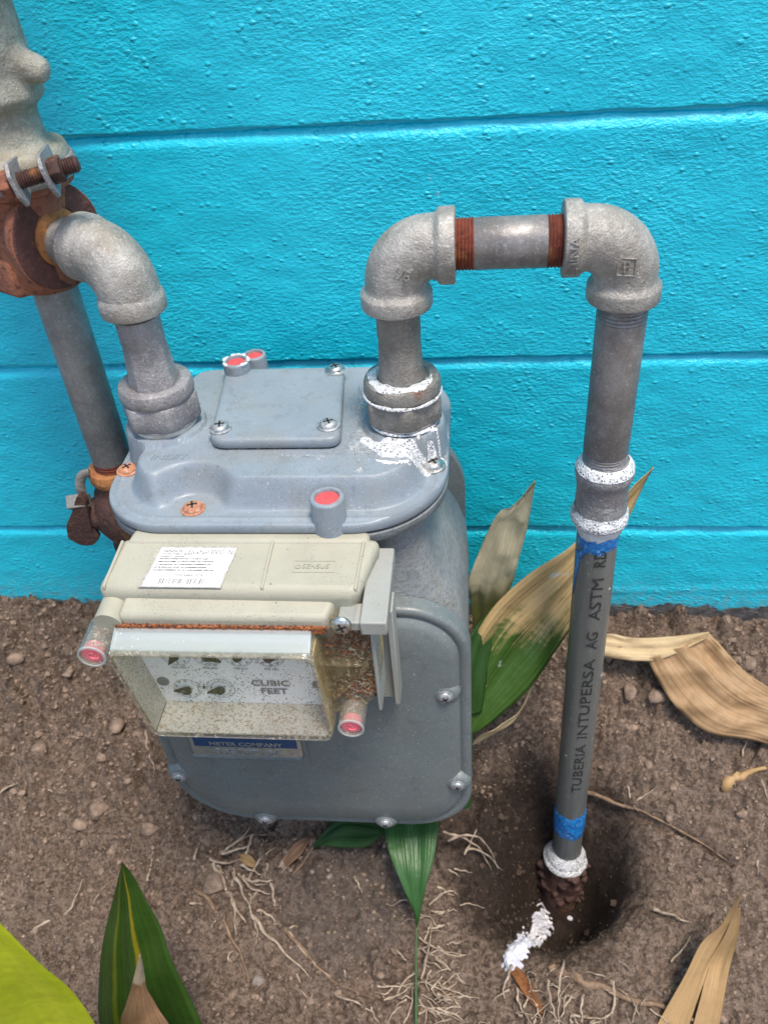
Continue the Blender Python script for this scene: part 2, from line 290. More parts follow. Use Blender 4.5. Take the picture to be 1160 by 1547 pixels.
MT['dry_brown'] = leafmat('brown dry leaf', (.48, .31, .165), (.34, .21, .10), (.50, .34, .19), None, ((.13, .08, .045), .66), .6)
MT['dry_tan'] = leafmat('tan dry leaf', (.56, .37, .18), (.42, .26, .11), (.60, .44, .25), None, ((.14, .08, .04), .68), .55)
MT['dry_sheath'] = leafmat('papery dry sheath', (.38, .22, .13), (.28, .15, .085), (.42, .30, .2), edge_pale, ((.12, .06, .03), .68), .6)
MT['dry_green'] = leafmat('withered leaf with green base', (.88, .78, .54), (.76, .64, .40), (.90, .82, .60), lambda M, c, x, y: M.mix(M.step(M.math('ADD', y, M.mul(M.noise(30, 4), .2)), .46, .28), c, (.17, .19, .06)), None, .5)

# ---------------------------------------------------------------- geometry helpers
def tag(o, label=None, cat=None, group=None, kind=None):
    for k, v in (('label', label), ('category', cat), ('group', group), ('kind', kind)):
        if v: o[k] = v
    return o
def thing(name, loc, label, cat, group=None):
    o = bpy.data.objects.new(name, None); COL.objects.link(o); o.location = loc; o.empty_display_size = .02
    return tag(o, label, cat, group)
def base_of(parent):
    v = Vector((0, 0, 0))
    while parent is not None: v += parent.location; parent = parent.parent
    return v
class MB:
    def __init__(s): s.v = []; s.f = []; s.uv = None
    def add(s, v, f):
        k = len(s.v); s.v += [tuple(p) for p in v]; s.f += [tuple(i+k for i in q) for q in f]; return s
    def build(s, name, mat, parent=None, label=None, smooth=40, bevel=0, seg=3, solid=0, loc=None, kind=None):
        me = bpy.data.meshes.new(name); b = base_of(parent); 
        if loc is not None: b = Vector(loc)
        me.from_pydata([(p[0]-b.x, p[1]-b.y, p[2]-b.z) for p in s.v], [], s.f); me.update()
        if s.uv is not None:
            l = me.uv_layers.new(name='UVMap')
            idx = np.zeros(len(me.loops), dtype=np.int32); me.loops.foreach_get('vertex_index', idx)
            l.data.foreach_set('uv', np.asarray(s.uv, dtype=np.float32)[idx].ravel())
        me.materials.append(MT[mat] if isinstance(mat, str) else mat)
        if smooth: me.shade_smooth(); me.set_sharp_from_angle(angle=math.radians(smooth))
        o = bpy.data.objects.new(name, me); COL.objects.link(o)
        if parent is not None: o.parent = parent
        elif loc is not None: o.location = loc
        if solid: q = o.modifiers.new('thickness', 'SOLIDIFY'); q.thickness = solid; q.offset = 0
        if bevel: q = o.modifiers.new('bevel', 'BEVEL'); q.width = bevel; q.segments = seg; q.limit_method = 'ANGLE'; q.angle_limit = math.radians(35); q.harden_normals = False
        if label: o['label'] = label
        if kind: o['kind'] = kind
        return o
def frame(ax):
    ax = Vector(ax).normalized(); t = Vector((0, 0, 1)) if abs(ax.z) < .9 else Vector((1, 0, 0))
    a = t.cross(ax).normalized(); return a, ax.cross(a), ax
def rings(mb, rs, cap=True, closed=True):
    n = len(rs[0]); v = [p for r in rs for p in r]; f = []
    for i in range(len(rs)-1):
        for j in range(n if closed else n-1):
            k = (j+1) % n; f.append((i*n+j, i*n+k, (i+1)*n+k, (i+1)*n+j))
    if cap: f.append(tuple(range(n-1, -1, -1))); f.append(tuple((len(rs)-1)*n+j for j in range(n)))
    return mb.add(v, f)
def revolve(mb, o, ax, prof, seg=64, rad=None, cap=True, wob=0):
    a, b, c = frame(ax); o = Vector(o); rs = []
    for h, r in prof:
        ring = []
        for j in range(seg):
            t = 2*pi*j/seg; rr = r*(rad(t, h) if rad else 1)
            if wob: rr *= 1+wob*math.sin(3*t+h*90)+wob*.6*math.sin(7*t+h*231)
            ring.append(o+c*h+(a*math.cos(t)+b*math.sin(t))*rr)
        rs.append(ring)
    return rings(mb, rs, cap)
def sweep(mb, pts, rad, seg=12, cap=True, flat=1.):
    P = [Vector(p) for p in pts]; n = len(P); rs = []
    t0 = (P[1]-P[0]).normalized(); a, b, _ = frame(t0)
    for i in range(n):
        t = (P[min(i+1, n-1)]-P[max(i-1, 0)]).normalized()
        a = (a-t*a.dot(t)).normalized(); b = t.cross(a); r = rad[i] if isinstance(rad, (list, tuple, np.ndarray)) else rad
        rs.append([P[i]+(a*math.cos(2*pi*j/seg)*flat+b*math.sin(2*pi*j/seg))*r for j in range(seg)])
    return rings(mb, rs, cap)
def crom(pts, n):
    P = [Vector(p) for p in pts]; out = []; m = len(P)
    if m == 2: return [P[0].lerp(P[1], i/n) for i in range(n+1)]
    for i in range(n+1):
        u = i/n*(m-1); k = min(int(u), m-2); t = u-k
        p0, p1, p2, p3 = P[max(k-1, 0)], P[k], P[k+1], P[min(k+2, m-1)]
        out.append(.5*((2*p1)+(p2-p0)*t+(2*p0-5*p1+4*p2-p3)*t*t+(3*p1-p0-3*p2+p3)*t**3))
    return out
def box8(mb, c8):   # bottom four then top four, counter-clockwise
    return mb.add(c8, [(3, 2, 1, 0), (4, 5, 6, 7), (0, 1, 5, 4), (1, 2, 6, 5), (2, 3, 7, 6), (3, 0, 4, 7)])
def box(mb, x0, x1, y0, y1, z0, z1):
    return box8(mb, [(x0, y0, z0), (x1, y0, z0), (x1, y1, z0), (x0, y1, z0), (x0, y0, z1), (x1, y0, z1), (x1, y1, z1), (x0, y1, z1)])
def rrect(x0, x1, y0, y1, r, n=10):
    """rounded rectangle outline; r = (bl, br, tr, tl)"""
    if not isinstance(r, (tuple, list)): r = (r,)*4
    out = []
    for (cx, cy, q, a0) in ((x0+r[0], y0+r[0], r[0], pi), (x1-r[1], y0+r[1], r[1], 1.5*pi), (x1-r[2], y1-r[2], r[2], 0), (x0+r[3], y1-r[3], r[3], .5*pi)):
        for i in range(n+1): a = a0+.5*pi*i/n; out.append((cx+q*math.cos(a), cy+q*math.sin(a)))
    return out
def dense(o, step):
    out = []
    for i in range(len(o)):
        p, q = Vector(o[i]), Vector(o[(i+1) % len(o)]); k = max(1, int(round((q-p).length/step)))
        out += [tuple(p.lerp(q, j/k)) for j in range(k)]
    return out
def lerp_outline(o, d):     # shrink an outline inwards by d (convex)
    n = len(o); out = []
    for i in range(n):
        p, q = Vector(o[i-1]), Vector(o[(i+1) % n]); t = (q-p); t = t.normalized() if t.length > 1e-9 else Vector((1, 0)); out.append((o[i][0]-t.y*d, o[i][1]+t.x*d))
    return out
def text_mesh(s, size, mat, extr=.0002, font_scale_x=1., align='CENTER', bold=0.):
    cu = bpy.data.curves.new('t', 'FONT'); cu.body = s; cu.size = size; cu.extrude = extr; cu.align_x = align; cu.align_y = 'CENTER'; cu.resolution_u = 3; cu.offset = bold
    o = bpy.data.objects.new('t', cu); COL.objects.link(o); dg = bpy.context.evaluated_depsgraph_get()
    me = bpy.data.meshes.new_from_object(o.evaluated_get(dg)); bpy.data.objects.remove(o)
    v = np.zeros(len(me.vertices)*3, dtype=np.float32); me.vertices.foreach_get('co', v); v = v.reshape(-1, 3).astype(float); v[:, 0] *= font_scale_x
    f = [tuple(p.vertices) for p in me.polygons]; bpy.data.meshes.remove(me); return v, f
def text_on(mb, s, size, o, ux, uy, **k):     # flat lettering: ux = reading direction, uy = letter-up direction
    v, f = text_mesh(s, size, None, **k); o, ux, uy = Vector(o), Vector(ux).normalized(), Vector(uy).normalized(); uz = ux.cross(uy)
    return mb.add([o+ux*p[0]+uy*p[1]+uz*p[2] for p in v], f)
def hexr(t, h=0): # unit apothem hexagon
    a = (t+pi/6) % (pi/3)-pi/6; return min(1/math.cos(a), 1.12)
def screw_head(parent, p, ax, r, mat='screw', label=None, slot=0., washer=True, kind_name='screw'):
    mb = MB()
    if washer: revolve(mb, p, ax, [(-.001, r*1.25), (.0006, r*1.25), (.001, r*1.15)], 28)
    prof = [(.0004, r*1.0), (r*.22, r*1.0), (r*.42, r*.88), (r*.56, r*.62), (r*.62, r*.3), (r*.62, .0002)]
    revolve(mb, p, ax, prof, 28, wob=.03 if mat == 'rust_screw' else 0)
    sc = mb.build(kind_name, mat, parent, label)
    a, b, c = frame(ax); a, b = a*math.cos(slot)+b*math.sin(slot), -a*math.sin(slot)+b*math.cos(slot); m2 = MB(); P = Vector(p)
    for u, w in ((a, b), (b, a)):
        q = [P+c*(r*.50)+u*(s1*r*.52)+w*(s2*r*.11) for s1, s2 in ((-1, -1), (1, -1), (1, 1), (-1, 1))]; q2 = [x+c*(r*.15) for x in q]
        if u.cross(w).dot(c) < 0: q = q[::-1]; q2 = q2[::-1]
        box8(m2, q+q2)
    m2.build('cross_slot', 'black', sc, smooth=0)
    return sc
def threads(z0, z1, r, pitch=.0022, depth=.0009):
    out = []; h = z0; up = True
    n = max(2, int(abs(z1-z0)/pitch)); d = (z1-z0)/n
    for i in range(n): out += [(z0+d*i, r-depth), (z0+d*(i+.5), r), (z0+d*(i+.95), r-depth)]
    return out
def vnoise(X, Y, cell, seed):
    rg = np.random.default_rng(seed); L = rg.random((256, 256)); x = X/cell; y = Y/cell
    xi = np.floor(x).astype(int); yi = np.floor(y).astype(int); fx = x-xi; fy = y-yi
    fx = fx**3*(fx*(fx*6-15)+10); fy = fy**3*(fy*(fy*6-15)+10); a = xi & 255; b = yi & 255; a1 = (a+1) & 255; b1 = (b+1) & 255
    return (L[a, b]*(1-fx)+L[a1, b]*fx)*(1-fy)+(L[a, b1]*(1-fx)+L[a1, b1]*fx)*fy-.5
def grid_obj(name, xs, ys, P, mat, parent=None, kind=None):
    n, k = P.shape[:2]; me = bpy.data.meshes.new(name); me.vertices.add(n*k); b = base_of(parent)
    me.vertices.foreach_set('co', (P.reshape(-1, 3)-np.array(b)).astype(np.float32).ravel())
    i = np.arange(n*k).reshape(n, k); q = np.stack([i[:-1, :-1], i[1:, :-1], i[1:, 1:], i[:-1, 1:]], -1).reshape(-1, 4)
    me.loops.add(q.size); me.loops.foreach_set('vertex_index', q.astype(np.int32).ravel()); me.polygons.add(len(q))
    me.polygons.foreach_set('loop_start', (np.arange(len(q))*4).astype(np.int32)); me.polygons.foreach_set('loop_total', np.full(len(q), 4, np.int32))
    me.update(calc_edges=True); me.validate(); me.materials.append(MT[mat]); me.shade_smooth()
    o = bpy.data.objects.new(name, me); COL.objects.link(o)
    if parent is not None: o.parent = parent
    if kind: o['kind'] = kind
    return o

# ---------------------------------------------------------------- ground
YB=[-3,-.7,-.45,-.33,-.22,-.12,-.05,0,.3]; ZB=[-.02,-.01,0,.012,.05,.115,.18,.215,.24]
def gmac(x,y):
    x=np.asarray(x,float);y=np.asarray(y,float)
    z=np.interp(y,YB,ZB)
    z=z+.02*np.clip((-x-.35)/.25,0,1)*np.exp(-(y/.2)**2)
    # pit around the plastic pipe
    dx=(x-.095);dy=(y+.190)
    z=z-.205*np.exp(-((dx/.060)**2+(dy/.066)**2)**1.4)
    dx=(x-.03);dy=(y+.235)
    z=z-.045*np.exp(-((dx/.08)**2+(dy/.06)**2))
    return z

def axis_steps(fine0, fine1, step, lo, hi):
    a = list(np.arange(fine0, fine1, step)); s = step; x = fine0; left = []
    while x > lo: s *= 1.25; x -= s; left.append(x)
    s = step; x = a[-1]; right = []
    while x < hi: s *= 1.25; x += s; right.append(x)
    return np.array(left[::-1]+a+right)
gx_ = axis_steps(-.70, .46, .0016, -40, 40); gy_ = axis_steps(-.50, .02, .0016, -40, .15)
GX, GY = np.meshgrid(gx_, gy_, indexing='ij')
GZ = gmac(GX, GY)
near = np.exp(-(np.maximum(np.abs(GX)-1.0, 0)+np.maximum(-GY-.9, 0))*2)
bank = .95+.9*np.exp(-((GY+.10)/.10)**2)*np.clip(1-(GX+.05)/.3, .45, 1)
for cell, amp, sd_ in ((.11, .010, 1), (.045, .0060, 2), (.02, .0060, 3), (.0095, .0052, 4), (.0055, .0044, 5), (.0036, .0034, 6)):
    GZ += vnoise(GX+3.3, GY+1.7, cell, sd_)*amp*near*(bank if cell < .05 else 1)*(1-.75*np.exp(-(((GX-.09)/.09)**2+((GY+.19)/.085)**2)))
# crack that runs away from the pit towards the right
cpts = [(-.014, -.143), (.031, -.139), (.121, -.136), (.173, -.163), (.224, -.187), (.262, -.210)]
dmin = np.full(GX.shape, 9.)
for (ax_, ay_), (bx_, by_) in zip(cpts[:-1], cpts[1:]):
    t = np.clip(((GX-ax_)*(bx_-ax_)+(GY-ay_)*(by_-ay_))/((bx_-ax_)**2+(by_-ay_)**2), 0, 1)
    dmin = np.minimum(dmin, np.hypot(GX-(ax_+t*(bx_-ax_)), GY-(ay_+t*(by_-ay_))+vnoise(GX, GY, .02, 9)*.006))
GZ -= .012*np.exp(-(dmin/.0035)**2); GZ += .004*np.exp(-((dmin-.009)/.007)**2)
pitm = np.exp(-(((GX-.06)/.11)**2+((GY+.20)/.09)**2))
GZ += pitm*(vnoise(GX+5, GY+5, .035, 41)*.026)
# clods pressed into the bank
def add_blob(x, y, r, h, k):
    i0, i1 = np.searchsorted(gx_, (x-r*1.2, x+r*1.2)); j0, j1 = np.searchsorted(gy_, (y-r*1.2, y+r*1.2))
    if i1-i0 < 2 or j1-j0 < 2: return
    X = GX[i0:i1, j0:j1]-x; Y = GY[i0:i1, j0:j1]-y; a = k*2.1; c_, s_ = math.cos(a), math.sin(a)
    u = (X*c_+Y*s_)/r; v = (-X*s_+Y*c_)/(r*(.6+.4*((k*.37) % 1)))
    d = u*u+v*v+vnoise(X+k, Y+k*2, r*.7, 11)*.7
    GZ[i0:i1, j0:j1] += h*np.sqrt(np.clip(1-d, 0, 1))
for k in range(3200):
    x = random.uniform(-.66, .42)
    y = -abs(random.gauss(0, .10)) if k % 3 else random.uniform(-.45, 0)
    if x > 0 and (k % 2): continue
    r = min(.0020+random.expovariate(1/.0026), .013)
    add_blob(x, y, r, r*random.uniform(.5, 1.0), k)
for x, y, r in ((-.30, -.20, .020), (-.36, -.155, .016), (-.42, -.12, .018), (-.215, -.235, .018), (-.47, -.09, .020), (-.37, -.10, .015), (.06, -.125, .022), (.20, -.06, .02), (.28, -.05, .024), (.15, -.10, .018), (-.33, -.255, .011), (.02, -.17, .018)):
    add_blob(x, y, r, r*.6, x*77+3)
ground = grid_obj('ground', gx_, gy_, np.stack([GX, GY, GZ], -1), 'soil', kind='structure')
def gz(x, y):
    i = min(max(int(np.searchsorted(gx_, x))-1, 0), len(gx_)-1); j = min(max(int(np.searchsorted(gy_, y))-1, 0), len(gy_)-1); return float(GZ[i, j])

def crumbs(name, n_, mat, place, r0, r1):
    t_ = (1+5**.5)/2; B = np.array([(-1, t_, 0), (1, t_, 0), (-1, -t_, 0), (1, -t_, 0), (0, -1, t_), (0, 1, t_), (0, -1, -t_), (0, 1, -t_), (t_, 0, -1), (t_, 0, 1), (-t_, 0, -1), (-t_, 0, 1)])/1.9
    Fb = np.array([(0, 11, 5), (0, 5, 1), (0, 1, 7), (0, 7, 10), (0, 10, 11), (1, 5, 9), (5, 11, 4), (11, 10, 2), (10, 7, 6), (7, 1, 8), (3, 9, 4), (3, 4, 2), (3, 2, 6), (3, 6, 8), (3, 8, 9), (4, 9, 5), (2, 4, 11), (6, 2, 10), (8, 6, 7), (9, 8, 1)])
    V = np.zeros((n_, 12, 3)); rg = np.random.default_rng(5)
    for i in range(n_):
        x, y = place(); r = r0+rg.exponential(r1); r = min(r, .005); a = rg.uniform(0, 6.28); c_, s_ = math.cos(a), math.sin(a)
        b = B*(1+rg.uniform(-.28, .28, (12, 1)))*np.array([1, rg.uniform(.6, 1), rg.uniform(.55, .9)])*r
        V[i] = np.stack([b[:, 0]*c_-b[:, 1]*s_+x, b[:, 0]*s_+b[:, 1]*c_+y, b[:, 2]+gz(x, y)+r*.25], -1)
    me = bpy.data.meshes.new(name); me.from_pydata(V.reshape(-1, 3).tolist(), [], (Fb[None]+np.arange(n_)[:, None, None]*12).reshape(-1, 3).tolist()); me.materials.append(MT[mat]); me.shade_smooth(); me.set_sharp_from_angle(angle=.6)
    o = bpy.data.objects.new(name, me); COL.objects.link(o); o['kind'] = 'stuff'; return o
def place_all():
    while 1:
        if random.random() < .55: x, y = random.uniform(-.62, .40), -abs(random.gauss(0, .12))
        else: x, y = random.uniform(-.55, .33), random.uniform(-.46, 0)
        if y > -.004 or ((x-.107)**2+(y+.152)**2) < .0009 or (y < -.38 and abs(x+.28) < .05): continue
        if x > .08 and random.random() < .35: continue
        return x, y
crumbs('soil_crumbs', 15000, 'clod', place_all, .0006, .0007)
def blob(mb, p, r, seed, sq=.7, sub=2):
    bm = bmesh.new(); bmesh.ops.create_icosphere(bm, subdivisions=sub, radius=1); rg = random.Random(seed)
    ph = [rg.uniform(0, 6.3) for _ in range(6)]; ax = [Vector((rg.gauss(0, 1), rg.gauss(0, 1), rg.gauss(0, 1))) for _ in range(6)]
    sx, sy = rg.uniform(.75, 1.25), rg.uniform(.75, 1.2)
    V = []
    for v in bm.verts:
        k = 1+sum(.075*math.sin(v.co.dot(a)*2.2+q) for a, q in zip(ax, ph)); c = v.co*k*r; V.append((p[0]+c.x*sx, p[1]+c.y*sy, p[2]+c.z*sq))
    mb.add(V, [tuple(x.index for x in f.verts) for f in bm.faces]); bm.free(); return mb
mb = MB()
for k in range(520):
    x = random.uniform(-.6, .40); y = -abs(random.gauss(0, .11)) if k % 4 else random.uniform(-.42, 0)
    if x > .0 and k % 2: continue
    r = min(.0009+random.expovariate(1/.0013), .0065)
    blob(mb, (x, y, gz(x, y)+r*.2), r, k, .7, 1)
for k in range(36):
    x = random.uniform(-.60, -.28) if k % 3 else random.uniform(.14, .40); y = random.uniform(-.135, -.012) if k % 3 else random.uniform(-.10, -.02)
    r = random.uniform(.0035, .0105); blob(mb, (x, y, gz(x, y)-r*.15), r, 900+k, .75, 2)
mb.build('soil_clods', 'clod', smooth=60, kind='stuff')

# ---------------------------------------------------------------- wall
wall = thing('block_wall', (0, .1, 0), 'turquoise painted block wall with horizontal joints behind the gas meter', 'wall')
GRV = [-.061, .142, .345, .546, .750, .953, 1.156, 1.36, 1.563, 1.766, 1.97, 2.173, 2.376]
wx = axis_steps(-.66, .48, .004, -4, 4)
for i in range(len(GRV)-1):
    z0, z1 = GRV[i]+.0016, GRV[i+1]-.0020
    prof = []
    for k in range(6): a = k/5*pi/2; prof.append((z0+.0013*(1-math.cos(a)), .0013*(1-math.sin(a))))
    fine = .1 < z0 < .9
    mid = np.linspace(z0+.002, z1-.0095, 48 if fine else 4)
    prof += [(z, 0) for z in mid]
    for k in range(1, 9): t = k/8; prof.append((z1-.0090+.0090*t, .0054*t**1.2))
    prof = [(z0, .02)]+prof+[(z1, .02)]
    zz = np.array([p[0] for p in prof]); yy = np.array([p[1] for p in prof])
    X, Z = np.meshgrid(wx, zz, indexing='ij'); Y = np.broadcast_to(yy, X.shape).copy()
    if fine:
        Y += vnoise(X+9, Z+5, .05, 21+i)*.0014+vnoise(X+9, Z*1.5+5, .018, 22)*.0008+vnoise(X+2, Z*1.8+3, .009, 23)*.0005
        e = vnoise(X, Z*0+i, .02, 24)*.0014+vnoise(X, Z*0+i, .007, 25)*.0012; Z = Z+e*np.exp(-np.minimum(Z-z0, np.maximum(z1-Z, 0))/.006)
        Z += .0007*np.sin(X*5+i)
    if abs(GRV[i]-.142) < .001: Y -= .0012*np.exp(-((Z-.256-.02*(X-.25))/.0022)**2)*(X > .1)
    grid_obj('block_course', wx, zz, np.stack([X, Y, Z], -1), 'wall', wall)
for i, z in enumerate(GRV[1:-1]):
    t = np.linspace(0, 1, 7); zz = z-.009+.018*t; yy = .0060-.0004*(2*t-1)**2
    X, Z = np.meshgrid(wx, zz, indexing='ij'); Y = np.broadcast_to(yy, X.shape)+vnoise(X+i, Z, .02, 31)*.001
    grid_obj('mortar_joint', wx, zz, np.stack([X, Y, Z], -1), 'wall', wall)
mb = MB(); box(mb, -4, 4, .03, .20, -.06, 2.376); mb.build('block_core', 'wall', wall, smooth=0)

# ---------------------------------------------------------------- gas meter
PY = -.152                      # vertical plane that holds the meter connections
meter = thing('gas_meter', (-.145, -.15, .17), 'grey diaphragm gas meter hanging from two union nuts, wet with soap foam at the outlet', 'gas meter')
def sdf_rr(x, y, x0, x1, y0, y1, r):
    qx = np.abs(x-(x0+x1)/2)-(x1-x0)/2+r; qy = np.abs(y-(y0+y1)/2)-(y1-y0)/2+r
    return np.hypot(np.maximum(qx, 0), np.maximum(qy, 0))+np.minimum(np.maximum(qx, qy), 0)-r
def sst(a, b, x): t = np.clip((x-a)/(b-a), 0, 1); return t*t*(3-2*t)
def smax(a, b, k): h = np.clip(.5+.5*(a-b)/k, 0, 1); return b*(1-h)+a*h+k*h*(1-h)
RIM = dense(rrect(-.271, -.021, -.243, -.045, (.050, .068, .05, .05), 30), .0022)
cen = np.array([-.146, -.146]); O = np.array(RIM); nR = 110
s = 1-(1-np.linspace(0, 1, nR))**1.0; s = np.sqrt(np.linspace(0.0001, 1, nR)); s = .5*s+.5*np.linspace(.001, 1, nR)
PX = cen[0]+s[:, None]*(O[:, 0]-cen[0]); PYY = cen[1]+s[:, None]*(O[:, 1]-cen[1])
def cover_h(x, y):
    d = -sdf_rr(x, y, -.271+.013, -.021-.012, -.243+.0135, -.045-.012, .043)
    for cx, cy, r in ((-.200, -.232, .0215), (-.272, -.179, .0145), (-.024, -.178, .0130), (-.258, -.075, .013), (-.03, -.085, .012)):
        q = np.hypot(x-cx, y-cy)-r; h = np.clip(.5+.5*(q-d)/.008, 0, 1); d = q*(1-h)+d*h-.008*h*(1-h)
    h = .5575+.0225*sst(.000, .0130, d)
    for cx in (-.236, -.053):
        q = np.hypot(x-cx, y-PY); h = smax(h, .540+.0435*sst(.0345, .0298, q), .003)
    return h+.0010*np.exp(-((sdf_rr(x, y, -.271, -.021, -.243, -.045, .05)+.006)/.002)**2)
PZ = cover_h(PX, PYY)
mb = MB(); rs = [[(PX[i, j], PYY[i, j], PZ[i, j]) for j in range(O.shape[0])] for i in range(nR)]
for dz, dd in ((-.0006, -.0007), (-.0022, -.0012), (-.0062, -.0012), (-.0076, -.0006)):
    rs.append([(x, y, .5575+dz) for x, y in lerp_outline(RIM, dd)])
rings(mb, rs[::-1] if False else rs, cap=False)
mb.add(rs[0][::-1], [tuple(range(len(RIM)))[::-1]])
top_cover = mb.build('top_cover', 'paint_top', meter, smooth=50)
mb = MB(); rings(mb, [[(x, y, z) for x, y in lerp_outline(RIM, d)] for z, d in ((.5502, .0006), (.5495, .0002), (.548, .0002), (.5472, .0012))], cap=False); mb.build('gasket', 'gasket', meter)
mb = MB(); fl = [(.5472, .0), (.5466, -.0008), (.5405, -.0008), (.5385, .001), (.536, .006), (.532, .012)]
rs = [[(x, y, z) for x, y in lerp_outline(RIM, d)] for z, d in fl]
BODY = [(.520, -.256, -.036, -.222, -.068, .030), (.492, -.258, -.034, -.225, -.066, .032), (.478, -.262, -.030, -.229, -.062, .036), (.464, -.268, -.023, -.2325, -.058, .038), (.448, -.275, -.015, -.2345, -.056, .038), (.425, -.2805, -.0085, -.2350, -.055, .034), (.390, -.2815, -.0065, -.2350, -.055, .030), (.262, -.2815, -.0065, -.2350, -.055, .030), (.236, -.276, -.012, -.2350, -.055, .030), (.212, -.262, -.024, -.2330, -.058, .030), (.192, -.240, -.046, -.2290, -.062, .030), (.182, -.215, -.07, -.2200, -.07, .028)]
RA = rrect(-.271, -.021, -.243, -.045, (.050, .068, .05, .05), 24)
rs = [[(x, y, z) for x, y in lerp_outline(RA, d)] for z, d in fl]
for z, x0, x1, y0, y1, rr_ in BODY: rs.append([(x, y, z) for x, y in rrect(x0, x1, y0, y1, rr_, 24)])
rings(mb, rs[::-1]); mb.build('body', 'casting', meter, smooth=45)
# front and back diaphragm covers
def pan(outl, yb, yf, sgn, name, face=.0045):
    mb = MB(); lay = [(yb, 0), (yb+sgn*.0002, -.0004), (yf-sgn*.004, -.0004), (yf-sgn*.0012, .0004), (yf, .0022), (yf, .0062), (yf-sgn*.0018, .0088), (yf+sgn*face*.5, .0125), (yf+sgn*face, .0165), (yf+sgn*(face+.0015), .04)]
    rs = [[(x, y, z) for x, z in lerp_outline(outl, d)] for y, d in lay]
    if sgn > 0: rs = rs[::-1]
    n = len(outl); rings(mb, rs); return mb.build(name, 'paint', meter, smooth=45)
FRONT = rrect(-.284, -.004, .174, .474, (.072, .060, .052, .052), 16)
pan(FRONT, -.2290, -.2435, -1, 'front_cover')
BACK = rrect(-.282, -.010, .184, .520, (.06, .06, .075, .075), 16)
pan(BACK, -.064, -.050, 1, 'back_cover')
mb = MB(); rings(mb, [[(x, y, z) for x, z in lerp_outline(FRONT, d)] for y, d in ((-.2295, .0015), (-.2270, .0015), (-.2265, .006))]); mb.build('cover_gasket', 'gasket', meter)
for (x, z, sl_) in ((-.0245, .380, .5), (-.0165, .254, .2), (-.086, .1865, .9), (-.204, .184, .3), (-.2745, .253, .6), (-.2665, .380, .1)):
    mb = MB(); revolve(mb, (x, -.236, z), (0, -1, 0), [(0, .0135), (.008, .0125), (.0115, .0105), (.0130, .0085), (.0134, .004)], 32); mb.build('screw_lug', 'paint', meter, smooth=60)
    screw_head(meter, (x, -.2492, z), (0, -1, .0), .0056, 'screw', slot=sl_)
# screws in the rim of the top cover
screw_head(meter, (-.2005, -.2265, .5578), (0, 0, 1), .0070, 'rust_screw', 'flaking rusty orange screw', .3)
screw_head(meter, (-.2640, -.180, .5578), (0, 0, 1), .0068, 'rust_screw', 'rusty screw at the inlet side edge', .8)
screw_head(meter, (-.0310, -.178, .5590), (0, 0, 1), .0076, 'steel', 'pale screw wet with soap', .6)
# access plate
PL = [(-.1925, -.186), (-.0965, -.186), (-.1055, -.084), (-.203, -.084)]
def rpoly(P, r, n=6):
    out = []; k = len(P)
    for i in range(k):
        p, a, b = Vector(P[i]), Vector(P[i-1]), Vector(P[(i+1) % k]); u = (a-p).normalized(); w = (b-p).normalized(); s0 = p+u*r; s1 = p+w*r
        for j in range(n+1): t = j/n; out.append(tuple((1-t)**2*s0+2*t*(1-t)*p+t*t*s1))
    return out
o_ = rpoly(PL, .011)
mb = MB(); rings(mb, [[(x, y, z) for x, y in lerp_outline(o_, d)] for z, d in ((.577, .001), (.5816, .001))]); mb.build('plate_gasket', 'gasket', meter)
mb = MB(); rings(mb, [[(x, y, z) for x, y in lerp_outline(o_, d)] for z, d in ((.5816, .0002), (.583, -.0004), (.5875, -.0002), (.5890, .001), (.5895, .003), (.5895, .0055))]); mb.build('access_plate', 'paint_top', meter, smooth=45)
for x, y, l_, mt in ((-.1870, -.172, None, 'screw'), (-.1065, -.170, None, 'screw'), (-.1115, -.0905, 'screw ringed with soap foam', 'steel')):
    screw_head(meter, (x, y, .5900), (0, 0, 1), .0068, mt, l_, random.random())
def boss(x, y, z0, z1, r, lab=None, rag=0):
    mb = MB(); prof = [(z0, r*1.02), (z1-.002, r), (z1-.0005, r*.97), (z1, r*.90), (z1, r*.74), (z1-.001, r*.70), (z1-.006, r*.70)]
    revolve(mb, (x, y, 0), (0, 0, 1), prof, 40); b = mb.build('seal_boss', 'paint_top', meter, lab, smooth=50)
    mb = MB(); revolve(mb, (x, y, 0), (0, 0, 1), [(z1-.005, r*.69), (z1-.0022, r*.69), (z1-.0018, r*.5), (z1-.0024, r*.2), (z1-.0016, .0002)], 32, wob=.015); mb.build('seal_plug', 'red', b)
boss(-.1005, -.2360, .5455, .5765, .0120, 'seal boss on the front rim')
boss(-.1925, -.0870, .584, .5985, .0108, 'chipped seal boss on the rear of the plate')
boss(-.1840, -.0620, .560, .5900, .0098, 'seal boss behind the plate')
mb = MB(); sweep(mb, [(-.1925+.0100*math.cos(a), -.0870+.0100*math.sin(a), .5980+.0004*math.sin(a*5)) for a in np.linspace(-1.2, 4.2, 60)], [.0011+.0005*math.sin(a*7)+.0004*math.sin(a*13) for a in np.linspace(-1.2, 4.2, 60)], 8); mb.build('soap_foam', 'dribble', meter, smooth=60)
mb = MB(); text_on(mb, 'INLET', .0085, (-.222, -.1945, .5800), (1, .02, 0), (.2, 1, 0), extr=.0005, font_scale_x=1.25); mb.build('raised_lettering', 'paint_top', meter, smooth=0)
